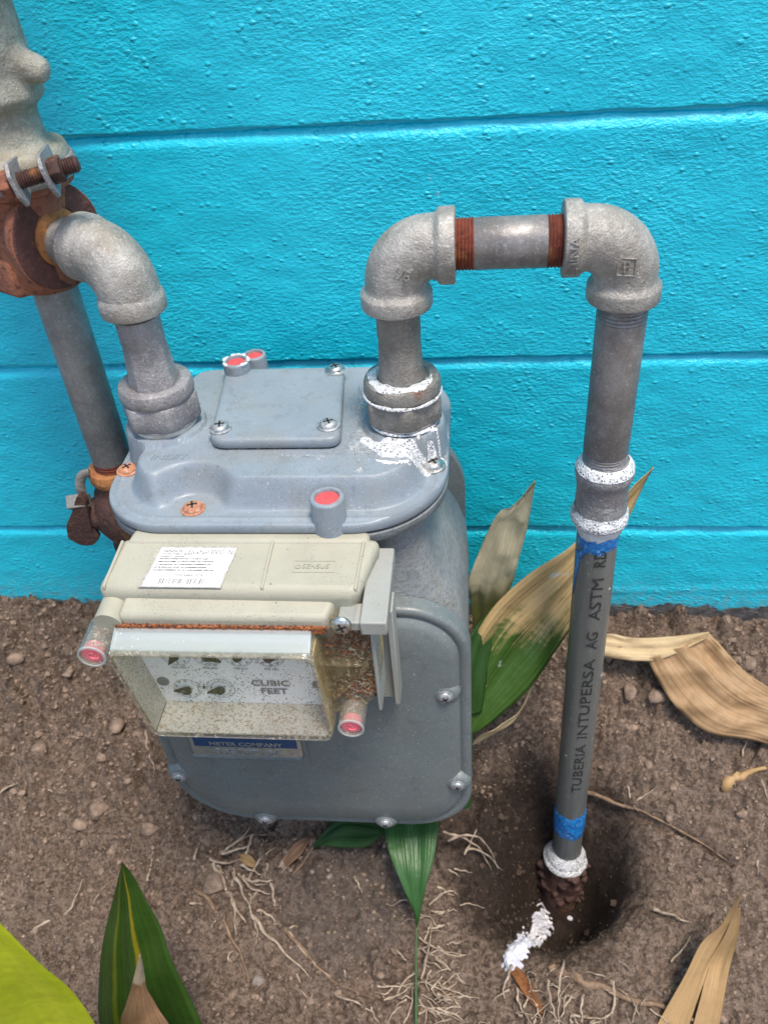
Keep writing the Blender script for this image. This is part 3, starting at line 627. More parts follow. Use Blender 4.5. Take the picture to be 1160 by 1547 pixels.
# unions and swivels
def union(cx, foam):
    mb = MB(); revolve(mb, (cx, PY, 0), (0, 0, 1), [(.5805, .0235), (.5860, .0252), (.5875, .0252)], 48); mb.build('washer', 'washer', meter)
    prof = [(.5868, .0240), (.5880, .0262), (.5890, .0262), (.5894, .0256), (.5910, .0264), (.6072, .0264), (.6086, .0256), (.6090, .0268), (.6104, .0276), (.6120, .0279), (.6170, .0277), (.6196, .0266), (.6206, .0250), (.6206, .0200), (.6190, .0180)]
    mb = MB(); revolve(mb, (cx, PY, 0), (0, 0, 1), prof, 144, rad=lambda t, h: min(hexr(t+(.349066 if foam else .0), h), 1.15) if .5892 < h < .6087 else 1)
    return mb.build('union_nut', 'zinc' if not foam else 'zinc_dark', meter, 'grey hexagonal union nut on the inlet' if not foam else 'brown hexagonal union nut ringed with foam on the outlet', smooth=35)
for cx, foam in ((-.236, 0), (-.0525, 1)):
    n = union(cx, foam)
    fac = (lambda t, h: (1/math.cos(((t+pi/8) % (pi/4))-pi/8))*.965 if h < .652 else 1) if not foam else None
    r0 = .0158 if not foam else .0152
    mb = MB(); revolve(mb, (cx, PY, 0), (0, 0, 1), [(.612, r0*1.14), (.6215, r0*1.12), (.626, r0*1.06), (.640, r0*1.0), (.6525, r0*.97), (.6535, r0*1.0), (.6725, r0)], 96, rad=fac)
    mb.build('swivel', 'zinc' if not foam else 'zinc_dark', meter, smooth=30)
# foam on the outlet side
def foam_arc(c, R, z, a0, a1, w, h, mat='foam', squash=1.):
    mb = MB(); n = 70; V = []; rg = random.Random(int(R*1e5)); ph = [rg.uniform(0, 6) for _ in range(4)]
    rs = []
    for i in range(n+1):
        a = a0+(a1-a0)*i/n; e = math.sin(pi*i/n)**.35; k = e*(1+.20*math.sin(a*5+ph[0])+.10*math.sin(a*11+ph[1])+.04*math.sin(a*23+ph[2]))
        ring = []
        for j in range(11):
            t = pi*j/10; rr = R+w*k*-math.cos(t); ring.append((c[0]+rr*math.cos(a), c[1]+rr*math.sin(a)*squash, z(rr*math.cos(a)+c[0], rr*math.sin(a)+c[1])+h*k*math.sin(t)))
        rs.append(ring)
    rings(mb, rs, cap=False, closed=False); return mb.build('soap_foam', mat, meter, smooth=80)
cxr = -.0525
foam_arc((cxr, PY), .0212, lambda x, y: .6200, -3.9, .1, .0046, .0018)
foam_arc((cxr, PY), .0284, lambda x, y: .6084, -3.4, .2, .0012, .0018)
foam_arc((cxr, PY), .0256, lambda x, y: .5850, -3.1, -.1, .0014, .0016)
hz_ = lambda x, y: float(cover_h(np.array(x), np.array(y)))-.0002
foam_arc((cxr, PY-.001), .0355, hz_, -2.6, -.55, .0078, .0036)
foam_arc((-.031, -.178), .0100, hz_, .2, 3.3, .0016, .0022)
foam_arc((-.1115, -.0905), .0088, lambda x, y: .5902, -2.8, .8, .0012, .0010, 'film')
def foam_strip(pts, w, name='soap_foam', mat='film', z=hz_, h=.0014, n=60):
    P = crom([(x, y, 0) for x, y in pts], n); mb = MB(); rs = []; ph = random.uniform(0, 6)
    for i, p in enumerate(P):
        t = (P[min(i+1, n)]-P[max(i-1, 0)]).normalized(); q = Vector((-t.y, t.x, 0)); k = math.sin(pi*i/n)**.4*(1+.3*math.sin(i*.35+ph)+.25*math.sin(i*.83+ph))*w
        rs.append([(p.x+q.x*k*u, p.y+q.y*k*u, z(p.x+q.x*k*u, p.y+q.y*k*u)+.0003+h*(1-u*u)) for u in np.linspace(-1, 1, 7)])
    rings(mb, rs, cap=False, closed=False); return mb.build(name, mat, meter, smooth=80)
foam_strip([(-.0920, -.100), (-.0870, -.130), (-.0850, -.160), (-.0900, -.184), (-.105, -.1935), (-.135, -.196)], .0042, h=.0020)
foam_strip([(-.0840, -.165), (-.0720, -.185), (-.0560, -.193), (-.0400, -.192)], .0036)
foam_strip([(-.0700, -.200), (-.0560, -.203), (-.0450, -.199)], .0018, mat='foam', h=.0009)
foam_strip([(-.0860, -.186), (-.0820, -.200), (-.0790, -.208), (-.0840, -.215)], .0024)
foam_strip([(-.0920, -.190), (-.0800, -.188), (-.0700, -.190), (-.0560, -.197), (-.0420, -.200)], .0060, h=.0006)
foam_strip([(-.0950, -.110), (-.0900, -.145), (-.0900, -.175)], .0050, h=.0006)
foam_strip([(-.0980, -.192), (-.1150, -.193), (-.1400, -.193), (-.1600, -.194)], .0016, h=.0006)
foam_strip([(-.0780, -.110), (-.0840, -.095), (-.0900, -.085)], .0050, h=.0010)
foam_strip([(-.0340, -.176), (-.0350, -.186)], .0008, mat='foam', h=.0005)
# name plate on the front cover
mb = MB(); o2 = rrect(-.2555, -.1470, .287, .352, .009, 6)
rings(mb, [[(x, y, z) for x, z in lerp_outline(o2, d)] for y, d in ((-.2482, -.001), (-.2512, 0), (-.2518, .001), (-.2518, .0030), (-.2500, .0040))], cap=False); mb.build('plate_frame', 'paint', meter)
mb = MB(); rings(mb, [[(x, y, z) for x, z in lerp_outline(o2, .0042)] for y in (-.2480, -.2506)]); np_ = mb.build('name_plate', 'alu', meter)
mb = MB(); box(mb, -.2475, -.1550, -.2510, -.2505, .3055, .3400); mb.build('blue_band', 'blueband', np_, smooth=0)
mb = MB(); text_on(mb, 'METER COMPANY', .0072, (-.2010, -.2511, .3095), (1, 0, 0), (0, 0, 1), extr=.0001, font_scale_x=1.12, bold=.00015); mb.build('lettering', 'alu', np_, smooth=0)
mb = MB(); text_on(mb, '008107166', .0100, (-.2010, -.2507, .2975), (1, 0, 0), (0, 0, 1), extr=.0005, font_scale_x=1.35, bold=.0001); mb.build('stamped_number', 'screw', np_, smooth=0)

# ---------------------------------------------------------------- transmitter and index
tx = thing('meter_transmitter', (-.16, -.26, .40), 'beige transmitter housing with grimy clear index window fixed to the meter front', 'meter module')
mb = MB(); box8(mb, [(-.247, -.252, .455), (-.070, -.252, .455), (-.070, -.226, .455), (-.247, -.226, .455), (-.245, -.252, .549), (-.072, -.252, .549), (-.074, -.234, .549), (-.242, -.234, .549)])
mb.build('rear_strip', 'beige', tx, bevel=.004)
mb = MB(); box8(mb, [(-.252, -.2885, .470), (-.090, -.2885, .470), (-.070, -.246, .470), (-.250, -.246, .470), (-.2565, -.2905, .5405), (-.0755, -.2925, .5405), (-.0640, -.2445, .5480), (-.2500, -.2445, .5480)])
mb.build('housing', 'beige', tx, bevel=.0065, seg=4)
mb = MB(); box8(mb, [(-.238, -.304, .5140), (-.097, -.304, .5140), (-.088, -.284, .5140), (-.236, -.284, .5140), (-.240, -.3040, .5285), (-.0975, -.3040, .5285), (-.0900, -.2800, .5345), (-.2380, -.2800, .5345)])
mb.build('front_ledge', 'beige', tx, bevel=.0035, seg=3)
for (xa, xb) in ((-.2475, -.2505), (-.1395, -.1410), (-.0760, -.0785)):
    mb = MB(); box8(mb, [(xb-.0012, -.2895, .5385), (xb+.0012, -.2895, .5385), (xa+.0012, -.2500, .5465), (xa-.0012, -.2500, .5465), (xb-.0010, -.2890, .5418), (xb+.0010, -.2890, .5418), (xa+.0010, -.2505, .5492), (xa-.0010, -.2505, .5492)])
    mb.build('rib', 'beige', tx, bevel=.0006, seg=2)
mb = MB(); revolve(mb, (-.2475, -.305, .5215), (.04, 1, .10), [(0, .0098), (.020, .0098), (.028, .0085)], 40); mb.build('boss', 'beige', tx)
mb = MB(); box(mb, -.0740, -.0565, -.3120, -.2400, .5215, .5335); mb.build('side_bracket', 'beige_grey', tx, bevel=.0012, seg=2)
mb = MB(); box(mb, -.0900, -.0745, -.3060, -.2880, .5190, .5270); mb.build('side_step', 'beige_grey', tx, bevel=.0012, seg=2)
mb = MB(); box(mb, -.0760, -.0600, -.2640, -.2500, .3970, .5200); box(mb, -.0625, -.0580, -.2700, -.2500, .3960, .5000); box(mb, -.0700, -.0672, -.3020, -.2640, .4300, .5200); mb.build('grey_bracket', 'beige_grey', tx, bevel=.0008, seg=2)
mb = MB(); box(mb, -.246, -.080, -.268, -.2475, .405, .500); mb.build('mounting_plate', 'beige_grey', tx, bevel=.002)
# sticker and lettering on the sloping top of the housing
HO = Vector((-.2220, -.2562, .5468)); hu = Vector((1, 0, 0)); hv = Vector((0, .046, .0075)).normalized(); hn = hu.cross(hv)
def ph_(u, v, h=.0): return HO+hu*u+hv*v+hn*h
def hplane(x, y): return .5480+(y+.2445)*(.0075/.0470)
def sheet(mb, pts, h0, h1):
    lo = [(x, y, hplane(x, y)+h0) for x, y in pts]; hi = [(x, y, hplane(x, y)+h1) for x, y in pts]; n = len(pts)
    mb.add(lo+hi, [tuple(range(n-1, -1, -1)), tuple(range(n, 2*n))]+[(i, (i+1) % n, n+(i+1) % n, n+i) for i in range(n)]); return mb
mb = MB(); g_ = [(-.2262, -.2892), (-.1688, -.2895), (-.1635, -.2552), (-.1665, -.2540), (-.2190, -.2545), (-.2225, -.2600), (-.2205, -.2680), (-.2240, -.2790)]
sheet(mb, g_, .0002, .0005); mb.build('glue_margin', 'glue', tx, smooth=0)
mb = MB(); st_ = [(-.2235, -.2885), (-.1695, -.2885), (-.1700, -.2865), (-.1685, -.2830), (-.1692, -.2790), (-.1672, -.2750), (-.1668, -.2700), (-.1652, -.2640), (-.1645, -.2562), (-.2175, -.2560)]
sheet(mb, st_, .0005, .0008); stk = mb.build('sticker', 'sticker', tx, 'white torn identification sticker', smooth=0)
def lab(txt, sz, x, y, mat='ink', **k):
    m_ = MB(); text_on(m_, txt, sz, (x, y, hplane(x, y)+.00085), hu, Vector((.09, 1, .16)), extr=.00005, align='LEFT', **k); return m_
mb = MB()
for args in (('SENSUS', .0034, -.2155, -.2590, 1.2), ('MANUFACTURED BY SENSUS', .0016, -.2160, -.2615, 1.), ('RALEIGH N. CAROLINA', .0016, -.2163, -.2635, 1.)):
    a = lab(*args[:4], font_scale_x=args[4], bold=.00006); mb.add(a.v, a.f)
for i, t_ in enumerate(('THIS DEVICE COMPLIES WITH PART 15 OF THE FCC RULES', 'OPERATION IS SUBJECT TO THE FOLLOWING TWO CONDITIONS', '(1) THIS DEVICE MAY NOT CAUSE HARMFUL INTERFERENCE AND', '(2) THIS DEVICE MUST ACCEPT ANY INTERFERENCE RECEIVED', 'INCLUDING INTERFERENCE THAT MAY CAUSE UNDESIRED OPERATION')):
    a = lab(t_, .00165, -.2170-i*.0006, -.2657-i*.0024, font_scale_x=.80, bold=.00008); mb.add(a.v, a.f)
a = lab('FlexNet300G  N', .0058, -.1975, -.2600, font_scale_x=.80); mb.add(a.v, a.f)
a = lab('ID   70009489  3TR11', .0034, -.2090, -.2797, font_scale_x=.95); mb.add(a.v, a.f)
x = -.2125
while x < -.1795:
    w = random.choice((.00025, .00035, .0005, .0007)); y0, y1 = -.2868, -.2822
    mb.add([(x-.0002, y0, hplane(x, y0)+.0009), (x-.0002+w, y0, hplane(x, y0)+.0009), (x+w+.0003, y1, hplane(x, y1)+.0009), (x+.0003, y1, hplane(x, y1)+.0009)], [(0, 1, 2, 3)]); x += w+random.choice((.0004, .0006, .0008))
mb.build('lettering', 'ink', stk, smooth=0)
mb = MB(); fr = rrect(-.1225, -.0935, -.2760, -.2660, .0005, 2); n = len(fr)
inn = lerp_outline(fr, .0005); mb.add([(x, y, hplane(x, y)+.0004) for x, y in fr]+[(x, y, hplane(x, y)+.0004) for x, y in inn], [(i, (i+1) % n, n+(i+1) % n, n+i) for i in range(n)])
a = lab('SENSUS', .0052, -.1160, -.2712, font_scale_x=1.05); mb.add(a.v, a.f)
mb.add([(-.1190+.0022*math.cos(t)*k, -.2712+.0018*math.sin(t)*k, hplane(0, -.271)+.0005) for k in (1, .7) for t in np.linspace(0, 2*pi, 16, endpoint=False)], [(i, (i+1) % 16, 16+(i+1) % 16, 16+i) for i in range(16)])
mb.build('raised_logo', 'beige', tx, smooth=0)
# clear index cover
def win(y, g=0., zt=.5110, zb=.4210, r=.008):
    k = (y+.322)/.06
    q = [(-.2345-g, zb-g), (-.1015+g, zb-g), (-.1055+g, zt+g), (-.2465-g, zt+g)]
    return [(x, y, z) for x, z in rpoly(q, r, 6)]
mb = MB(); rs = [win(-.262, .0012), win(-.300, .0010), win(-.3180, .0), win(-.3210, -.0006), win(-.3222, -.0022)]
n = len(rs[0]); rings(mb, rs, cap=False)
ic = mb.build('clear_cover', 'clear_grimy', tx, 'grimy sides of the clear index cover', smooth=50, solid=.0016)
mb = MB(); w0 = win(-.3224, -.0020); w1 = win(-.3212, -.0020); mb.add(w0+w1, [tuple(range(n)), tuple(range(2*n-1, n-1, -1))]); mb.build('clear_window', 'clear', tx, smooth=0)
mb = MB(); rs = [win(-.3215, .0003), win(-.3230, .0), win(-.3232, -.0007), win(-.3224, -.0012)]; rings(mb, rs, cap=False); mb.build('window_rim', 'clear_tube', tx, smooth=50)
mb = MB(); box8(mb, [(-.2440, -.3200, .5085), (-.1075, -.3200, .5085), (-.1080, -.3030, .5155), (-.2435, -.3030, .5155), (-.2440, -.3200, .5125), (-.1075, -.3200, .5125), (-.1080, -.3030, .5205), (-.2435, -.3030, .5205)]); mb.build('clear_top', 'clear_frost', tx, 'frosted ribbed top of the index cover', bevel=.0008)
mb = MB(); box(mb, -.2440, -.1065, -.2930, -.2905, .4225, .5150); dp = mb.build('index_plate', 'dial', tx, 'white index plate speckled with dirt')
mb = MB(); box(mb, -.2325, -.1035, -.3205, -.2932, .4224, .4238); mb.build('index_floor', 'tray', tx, smooth=0)
mb = MB(); box8(mb, [(-.2340, -.3200, .4240), (-.2332, -.3200, .4240), (-.2332, -.2932, .4240), (-.2340, -.2932, .4240), (-.2455, -.3200, .5085), (-.2447, -.3200, .5085), (-.2447, -.2932, .5085), (-.2455, -.2932, .5085)]); mb.build('index_side', 'tray', tx, 'grey grimy left cheek of the index', smooth=0)
mb = MB(); box8(mb, [(-.1028, -.3190, .4240), (-.1020, -.3190, .4240), (-.1020, -.2932, .4240), (-.1028, -.2932, .4240), (-.1070, -.3190, .5085), (-.1062, -.3190, .5085), (-.1062, -.2932, .5085), (-.1070, -.2932, .5085)]); mb.build('index_side', 'ochre', tx, 'ochre stained right cheek of the index', smooth=0)
YD = -.2932
def dial(cx, cz, r, ang, rev, two=False):
    mb = MB()
    for rr in ((r, r*.72) if two else (r,)):
        N = 56; mb.add([(cx+q*math.cos(t), YD-.0002, cz+q*math.sin(t)) for q in (rr, rr-.00035) for t in np.linspace(0, 2*pi, N, endpoint=False)], [(i, N+i, N+(i+1) % N, (i+1) % N) for i in range(N)])
    if two:
        for k in range(10):
            t = 2*pi*k/10; c_, s_ = math.cos(t), math.sin(t); mb.add([(cx+c_*q-s_*w, YD-.0002, cz+s_*q+c_*w) for q, w in ((r*.72, -.0001), (r, -.0001), (r, .0001), (r*.72, .0001))], [(0, 1, 2, 3)])
    for k in range(10):
        t = pi/2+(2*pi*k/10)*(1 if rev else -1); q = r*(.80 if not two else .86)
        if two and k % 2: continue
        text_on(mb, str(k), .0042 if not two else .003, (cx+q*math.cos(t), YD-.0002, cz+q*math.sin(t)), (1, 0, 0), (0, 0, 1), extr=.00002)
    mb.build('dial_marking', 'ink_grey', dp, smooth=0)
    L = r*.98; c_, s_ = math.cos(ang), math.sin(ang); pts = [(L, 0), (.35*L, .0022), (.0, .0036), (-.0030, .0022), (-.0036, 0), (-.0030, -.0022), (0, -.0036), (.35*L, -.0022)]
    P = lambda y: [(cx+c_*a-s_*b, y, cz+s_*a+c_*b) for a, b in pts]
    mb = MB(); rings(mb, [P(YD-.0012), P(YD-.0030)][::-1]); revolve(mb, (cx, YD, cz), (0, -1, 0), [(0, .0024), (.0046, .0022)], 20); mb.build('pointer', 'ink', dp, smooth=30)
for cx, a_, rv in ((-.2140, -2.2, 0), (-.1905, -.45, 1), (-.1680, 1.2, 0), (-.1455, .25, 1)): dial(cx, .4775, .0112, a_, rv)
dial(-.2130, .4395, .0105, pi+.05, 0); dial(-.1875, .4405, .0108, pi+.25, 1, True)
mb = MB(); text_on(mb, "CUBIC", .0088, (-.1490, YD-.0003, .4475), (1, 0, 0), (0, 0, 1), extr=.00004, font_scale_x=1.12, bold=.0002); text_on(mb, "FEET", .0088, (-.1475, YD-.0003, .4385), (1, 0, 0), (0, 0, 1), extr=.00004, font_scale_x=1.12, bold=.0002)
for cx in (-.2140, -.1905, -.1680, -.1455): text_on(mb, "PER REV", .0030, (cx, YD-.0003, .4635), (1, 0, 0), (0, 0, 1), extr=.00002)
mb.build('lettering', 'ink_grey', dp, smooth=0)
for cx, cz, r in ((-.2300, .4475, .0046), (-.1140, .4475, .0042), (-.2000, .4415, .0011)):
    mb = MB(); revolve(mb, (cx, YD+.001, cz), (0, -1, 0), [(0, r), (.0016, r), (.0020, r*.85)], 28); mb.build('index_screw', 'ink_grey' if r > .002 else 'ink', dp)
# right-hand ear, its debris, screw and seal lugs
EAR = [(-.1060, .4260), (-.0860, .4240), (-.0720, .4440), (-.0655, .4660), (-.0650, .4900), (-.0715, .5120), (-.0800, .5230), (-.1000, .5260), (-.1080, .5200)]
mb = MB(); e_ = rpoly(EAR, .004, 3); rings(mb, [[(x, y, z) for x, z in e_] for y in (-.2850, -.2790)][::-1]); mb.build('ear_back', 'ochre', tx, bevel=.001)
mb = MB(); n_ = len(e_); rings(mb, [[(x, y, z) for x, z in e_] for y in (-.3005, -.2850)][::-1], cap=False); mb.add([(x, -.3005, z) for x, z in e_]+[(x, -.2993, z) for x, z in e_], [tuple(range(n_-1, -1, -1))[::-1]]); mb.build('clear_ear', 'clear_grimy', tx, 'clear ear of the index cover, orange with trapped debris', smooth=40)
mb = MB(); box8(mb, [(-.1045, -.3030, .4395), (-.1040, -.3030, .4375), (-.1040, -.2860, .4375), (-.1045, -.2860, .4395), (-.0735, -.3030, .4800), (-.0730, -.3030, .4780), (-.0730, -.2860, .4780), (-.0735, -.2860, .4800)]); box(mb, -.1050, -.0730, -.3030, -.2860, .4795, .4812); mb.build('ear_rib', 'clear_grimy', tx, smooth=0)
mb = MB(); rg = random.Random(3)
box(mb, -.2425, -.0980, -.3062, -.3042, .5160, .5212)
for k in range(1500):
    if k < 620: x, z = rg.uniform(-.1030, -.0680), rg.uniform(.4830, .5180); ok = (x+.110)*1.0 > -.02 and z < .519-(x+.085)*.9 and (x > -.094 or z < .500)
    elif k < 1100: x, z = rg.uniform(-.1000, -.0680), rg.uniform(.4380, .4760); ok = z < .4795-(-.0735-x)*1.30-.001 and z > .4300+(x+.086)*.5
    else: x, z = rg.uniform(-.2430, -.0960), rg.uniform(.5205, .5225); ok = True
    if not ok: continue
    y = rg.uniform(-.3000, -.2865) if k < 1100 else rg.uniform(-.3072, -.3040)
    blob(mb, (x, y, z), rg.uniform(.0006, .0014) if k < 1100 else rg.uniform(.0003, .0006), k, rg.uniform(.5, 1.), 1)
mb.build('debris', 'debris', tx, 'rusty orange crumbs trapped behind the clear cover', kind='stuff')
screw_head(tx, (-.0865, -.3080, .5275), (0, -1, .12), .0068, 'steel', 'bright cross-head screw in the clear ear', .4, washer=False)
mb = MB(); revolve(mb, (-.0865, -.3070, .5270), (0, 1, 0), [(0, .0082), (.022, .0090)], 32, cap=False); mb.build('screw_post', 'clear', tx)
def lug(x, z, yf, yb, r, lab_):
    mb = MB(); revolve(mb, (x, yf, z), (0, 1, 0), [(0, r), (yb-yf, r*1.04)], 40, cap=False); revolve(mb, (x, yf, z), (0, 1, 0), [(0, r*.80), (yb-yf, r*.80)], 40, cap=False)
    revolve(mb, (x, yf, z), (0, 1, 0), [(0.0, r*.80), (-.0004, r*.84), (-.0004, r*.96), (0, r)], 40, cap=False); l = mb.build('seal_lug', 'clear_tube', tx, lab_); mb = MB(); revolve(mb, (x, yf, z), (0, 1, 0), [(0, r*.82), (-.0006, r*.88), (-.0004, r*1.0), (.0006, r*1.02)], 40, cap=False); mb.build('lug_rim', 'clear_frost', l)
    mb = MB(); revolve(mb, (x, yf+.0022, z), (0, 1, 0), [(.0004, .0003), (0, r*.4), (.0002, r*.76), (.0062, r*.77), (.0065, .0003)], 36); mb.build('seal_plug', 'pink', l)
    mb = MB(); sp = [(x+k*.0014*math.cos(k*1.35)*r/.009*.75, yf+.0019, z+k*.0014*math.sin(k*1.35)*.75*r/.009) for k in np.linspace(.6, 5.0, 44)]; sweep(mb, sp, .00045, 6); mb.build('embossed_swirl', 'pink', l, smooth=60)
lug(-.2560, .5090, -.3235, -.2960, .0098, 'clear seal lug with pink plug at the upper left')
lug(-.0885, .4295, -.3180, -.2850, .0095, 'clear seal lug with pink plug at the lower right')

# ---------------------------------------------------------------- outlet pipework
out = thing('outlet_pipe', (.097, PY, .49), 'weathered galvanised pipe loop from the meter outlet down to the grey plastic pipe', 'pipe')
def elbow(name, parent, corner, d_in, d_out, lab_, mat='galv_elbow', leg=.038, R=.0255, rb=.0205, rc=.0243, band=.0115):
    """90 degree street elbow: d_in, d_out point from the corner to the two open ends"""
    c = Vector(corner); a = Vector(d_in).normalized(); b = Vector(d_out).normalized(); P = []; rad = []
    def end(u, sgn):
        h = leg; L = [(h, rc*.93), (h-.0004, rc*.985), (h-.0012, rc), (h-band+.0022, rc), (h-band+.0008, rc*.985), (h-band-.0008, rb*1.05), (h-band-.003, rb)]
        return [(c+u*d, r) for d, r in L]
    e1 = end(a, 1); arc = []
    for i in range(1, 24): t = i/24*pi/2; arc.append((c+(a+b)*R-b*R*math.cos(t)*1-a*R*math.sin(t), rb*(1+.035*math.sin(2*t))))
    e2 = end(b, 1)[::-1]; allp = e1+arc+e2
    # tangent directions
    mb = MB(); nrm = a.cross(b).normalized(); rs = []; N = 64
    for i, (p, r) in enumerate(allp):
        if i < len(e1): t = -a
        elif i >= len(e1)+len(arc): t = b
        else: th = (i-len(e1)+1)/24*pi/2; t = -a*math.cos(th)+b*math.sin(th)
        w = nrm.cross(t).normalized(); rs.append([p+(nrm*math.cos(2*pi*j/N)+w*math.sin(2*pi*j/N))*r for j in range(N)])
    rings(mb, rs); return mb.build(name, mat, parent, lab_, smooth=50)
ZN = .7150
e1_ = elbow('elbow', out, (-.0525, PY, ZN), (1, 0, 0), (0, 0, -1), 'left elbow over the meter outlet', leg=.0400)
e2_ = elbow('elbow', out, (.0960, PY, ZN+.002), (-1, 0, 0), (0, 0, -1), 'right elbow with raised lettering', leg=.0415, rc=.0240)
mb = MB(); revolve(mb, (0, PY, ZN+.0006), (1, 0, 0), [(-.0020, .0158), (-.0005, .0158), (.0000, .0162), (.0445, .0162), (.0450, .0158)], 56); mb.build('nipple', 'galv_pipe', out, 'short level pipe nipple between the two elbows')
mb = MB(); revolve(mb, (0, PY, ZN+.0006), (1, 0, 0), [(-.0135, .015)]+threads(-.0135, -.0005, .0166, .0021, .0010)+[(0, .0158)], 56); mb.build('thread', 'rust_thread', out, 'red rusted thread', smooth=25)
mb = MB(); revolve(mb, (0, PY, ZN+.0006), (1, 0, 0), [(.0445, .0158)]+threads(.0450, .0560, .0166, .0021, .0010)+[(.0565, .015)], 56); mb.build('thread', 'rust_thread', out, 'red rusted thread', smooth=25)
XR = .0968
mb = MB(); revolve(mb, (XR, PY, 0), (0, 0, 1), [(.5520, .0160), (.5540, .0167), (.6600, .0167), (.6615, .0163)], 56); mb.build('riser', 'galv_pipe', out, 'upright galvanised riser')
mb = MB(); revolve(mb, (XR, PY, 0), (0, 0, 1), [(.6600, .0160)]+threads(.6610, .6770, .0168, .0024, .0007), 56); mb.build('thread', 'galv_pipe', out, smooth=25)
mb = MB(); revolve(mb, (XR, PY, 0), (0, 0, 1), [(.5400, .0158)]+threads(.5410, .5530, .0166, .0024, .0009)+[(.5535, .0158)], 56); mb.build('thread', 'galv_pipe', out, smooth=25)
# coupling with foam
def rib(t, h):
    return 1+(.055 if (abs(((t-4.95+pi) % (2*pi))-pi) < .10 or abs(((t-1.8+pi) % (2*pi))-pi) < .10) and .4955 < h < .5275 else 0)
CP = [(.4860, .0165), (.4850, .0195), (.4862, .0214), (.4885, .0223), (.4935, .0220), (.4955, .0203), (.4980, .0196), (.5250, .0196), (.5272, .0205), (.5300, .0216), (.5345, .0223), (.5378, .0216), (.5430, .0188), (.5440, .0166)]
mb = MB(); revolve(mb, (XR+.001, PY, 0), (0, 0, 1), CP, 128, rad=rib); cp = mb.build('coupling', 'zinc', out, 'zinc coupling smeared with soap foam', smooth=35)
def foam_ring(z0, prof, name='soap_foam', mat='foam', a0=0, a1=2*pi, c=(XR+.001, PY), parent=out):
    mb = MB(); n = 96; rs = []
    for i in range(n+1):
        a = a0+(a1-a0)*i/n; k = 1+.25*math.sin(a*5)+.18*math.sin(a*11+1)+.12*math.sin(a*23)
        rs.append([(c[0]+(r+.0007*k)*math.cos(a), c[1]+(r+.0007*k)*math.sin(a), z+(.0004*k)) for z, r in prof])
    rings(mb, rs, cap=False, closed=False); return mb.build(name, mat, parent, smooth=80)
foam_ring(0, [(.5372, .0216), (.5378, .0214), (.5405, .0203), (.5430, .0186), (.5440, .0175), (.5442, .0165)], mat='foam')
foam_ring(0, [(.5278, .0206), (.5300, .0216), (.5345, .0223), (.5365, .0220)], mat='film')
foam_ring(0, [(.4852, .0196), (.4862, .0212), (.4885, .0221), (.4935, .0218), (.4955, .0203), (.4990, .0196)], mat='foam')
foam_ring(0, [(.4990, .0198), (.5040, .0197), (.5120, .0197)], mat='film')
foam_ring(0, [(.5440, .0163), (.5455, .0168), (.5470, .0160)], mat='film')
# embossed marks
mb = MB(); v, f = text_mesh('CHINA', .0100, None, extr=.0008, font_scale_x=.92); ex = .0960-.0357
mb.add([(ex-p[1]*.80, PY+(-(.0243+p[2]))*math.cos((p[0]-.004)/.0243), ZN+.002+(.0243+p[2])*math.sin((p[0]-.004)/.0243)) for p in v], f); mb.build('raised_lettering', 'galv_elbow', out, smooth=0)
mb = MB(); text_on(mb, 'P', .0100, (.0925, PY-.0209, .7060), (1, 0, .1), (-.1, 0, 1), extr=.0012, bold=.0001)
fr = [(.0872, .7010), (.0977, .7000), (.0982, .7110), (.0868, .7120)]
for i in range(4):
    (xa, za), (xb, zb_) = fr[i], fr[(i+1) % 4]; sweep(mb, [(xa, PY-.0206, za), ((xa+xb)/2, PY-.0210, (za+zb_)/2), (xb, PY-.0206, zb_)], .0006, 6)
mb.build('raised_mark', 'galv_elbow', out, smooth=30)
mb = MB(); text_on(mb, '1/8', .0095, (-.0465, PY-.0207, .7060), (1, 0, -.4), (.4, 0, 1), extr=.0012, bold=.0001); mb.build('raised_mark', 'galv_elbow', out, smooth=30)

# ---------------------------------------------------------------- plastic pipe
pv = thing('plastic_pipe', (.105, PY, -.12), 'grey plastic pipe with printed lettering rising out of the wet soil hole', 'pipe')
PB, PT = Vector((.1075, PY, -.13)), Vector((.0978, PY, .488)); pax = (PT-PB).normalized(); PLN = (PT-PB).length; PR = .0166
def pp(z): return PB.lerp(PT, (z-PB.z)/(PT.z-PB.z))
mb = MB(); revolve(mb, PB, pax, [(h, PR) for h in np.linspace(0, PLN, 24)], 64); mb.build('pipe', 'pvc', pv, smooth=60)
def wrap(txt, size, zc, ang0, fsx=1., **k):
    """lettering that reads upwards round the pipe"""
    v, f = text_mesh(txt, size, None, extr=.00015, font_scale_x=fsx, **k); mb = MB(); V = []
    for p in v:
        z = zc+p[0]; a = ang0-p[1]/PR; q = pp(z); r = PR+.0006+p[2]; V.append((q.x+r*math.sin(a), q.y-r*math.cos(a), z))
    mb.add(V, f); return mb
mb = MB()
for t_, z0_, z1_ in (('TUBERIA', .122, .206), ('INTUPERSA', .216, .334), ('AG', .349, .371), ('ASTM', .386, .436), ('RD', .448, .466)):
    v, f = text_mesh(t_, .0135, None, extr=.00015, bold=0); w_ = v[:, 0].max()-v[:, 0].min(); k_ = (z1_-z0_)/w_
    q_ = wrap(t_, .0135, (z0_+z1_)/2, .12, k_); mb.add(q_.v, q_.f)
mb.build('printed_lettering', 'ink', pv, smooth=0)
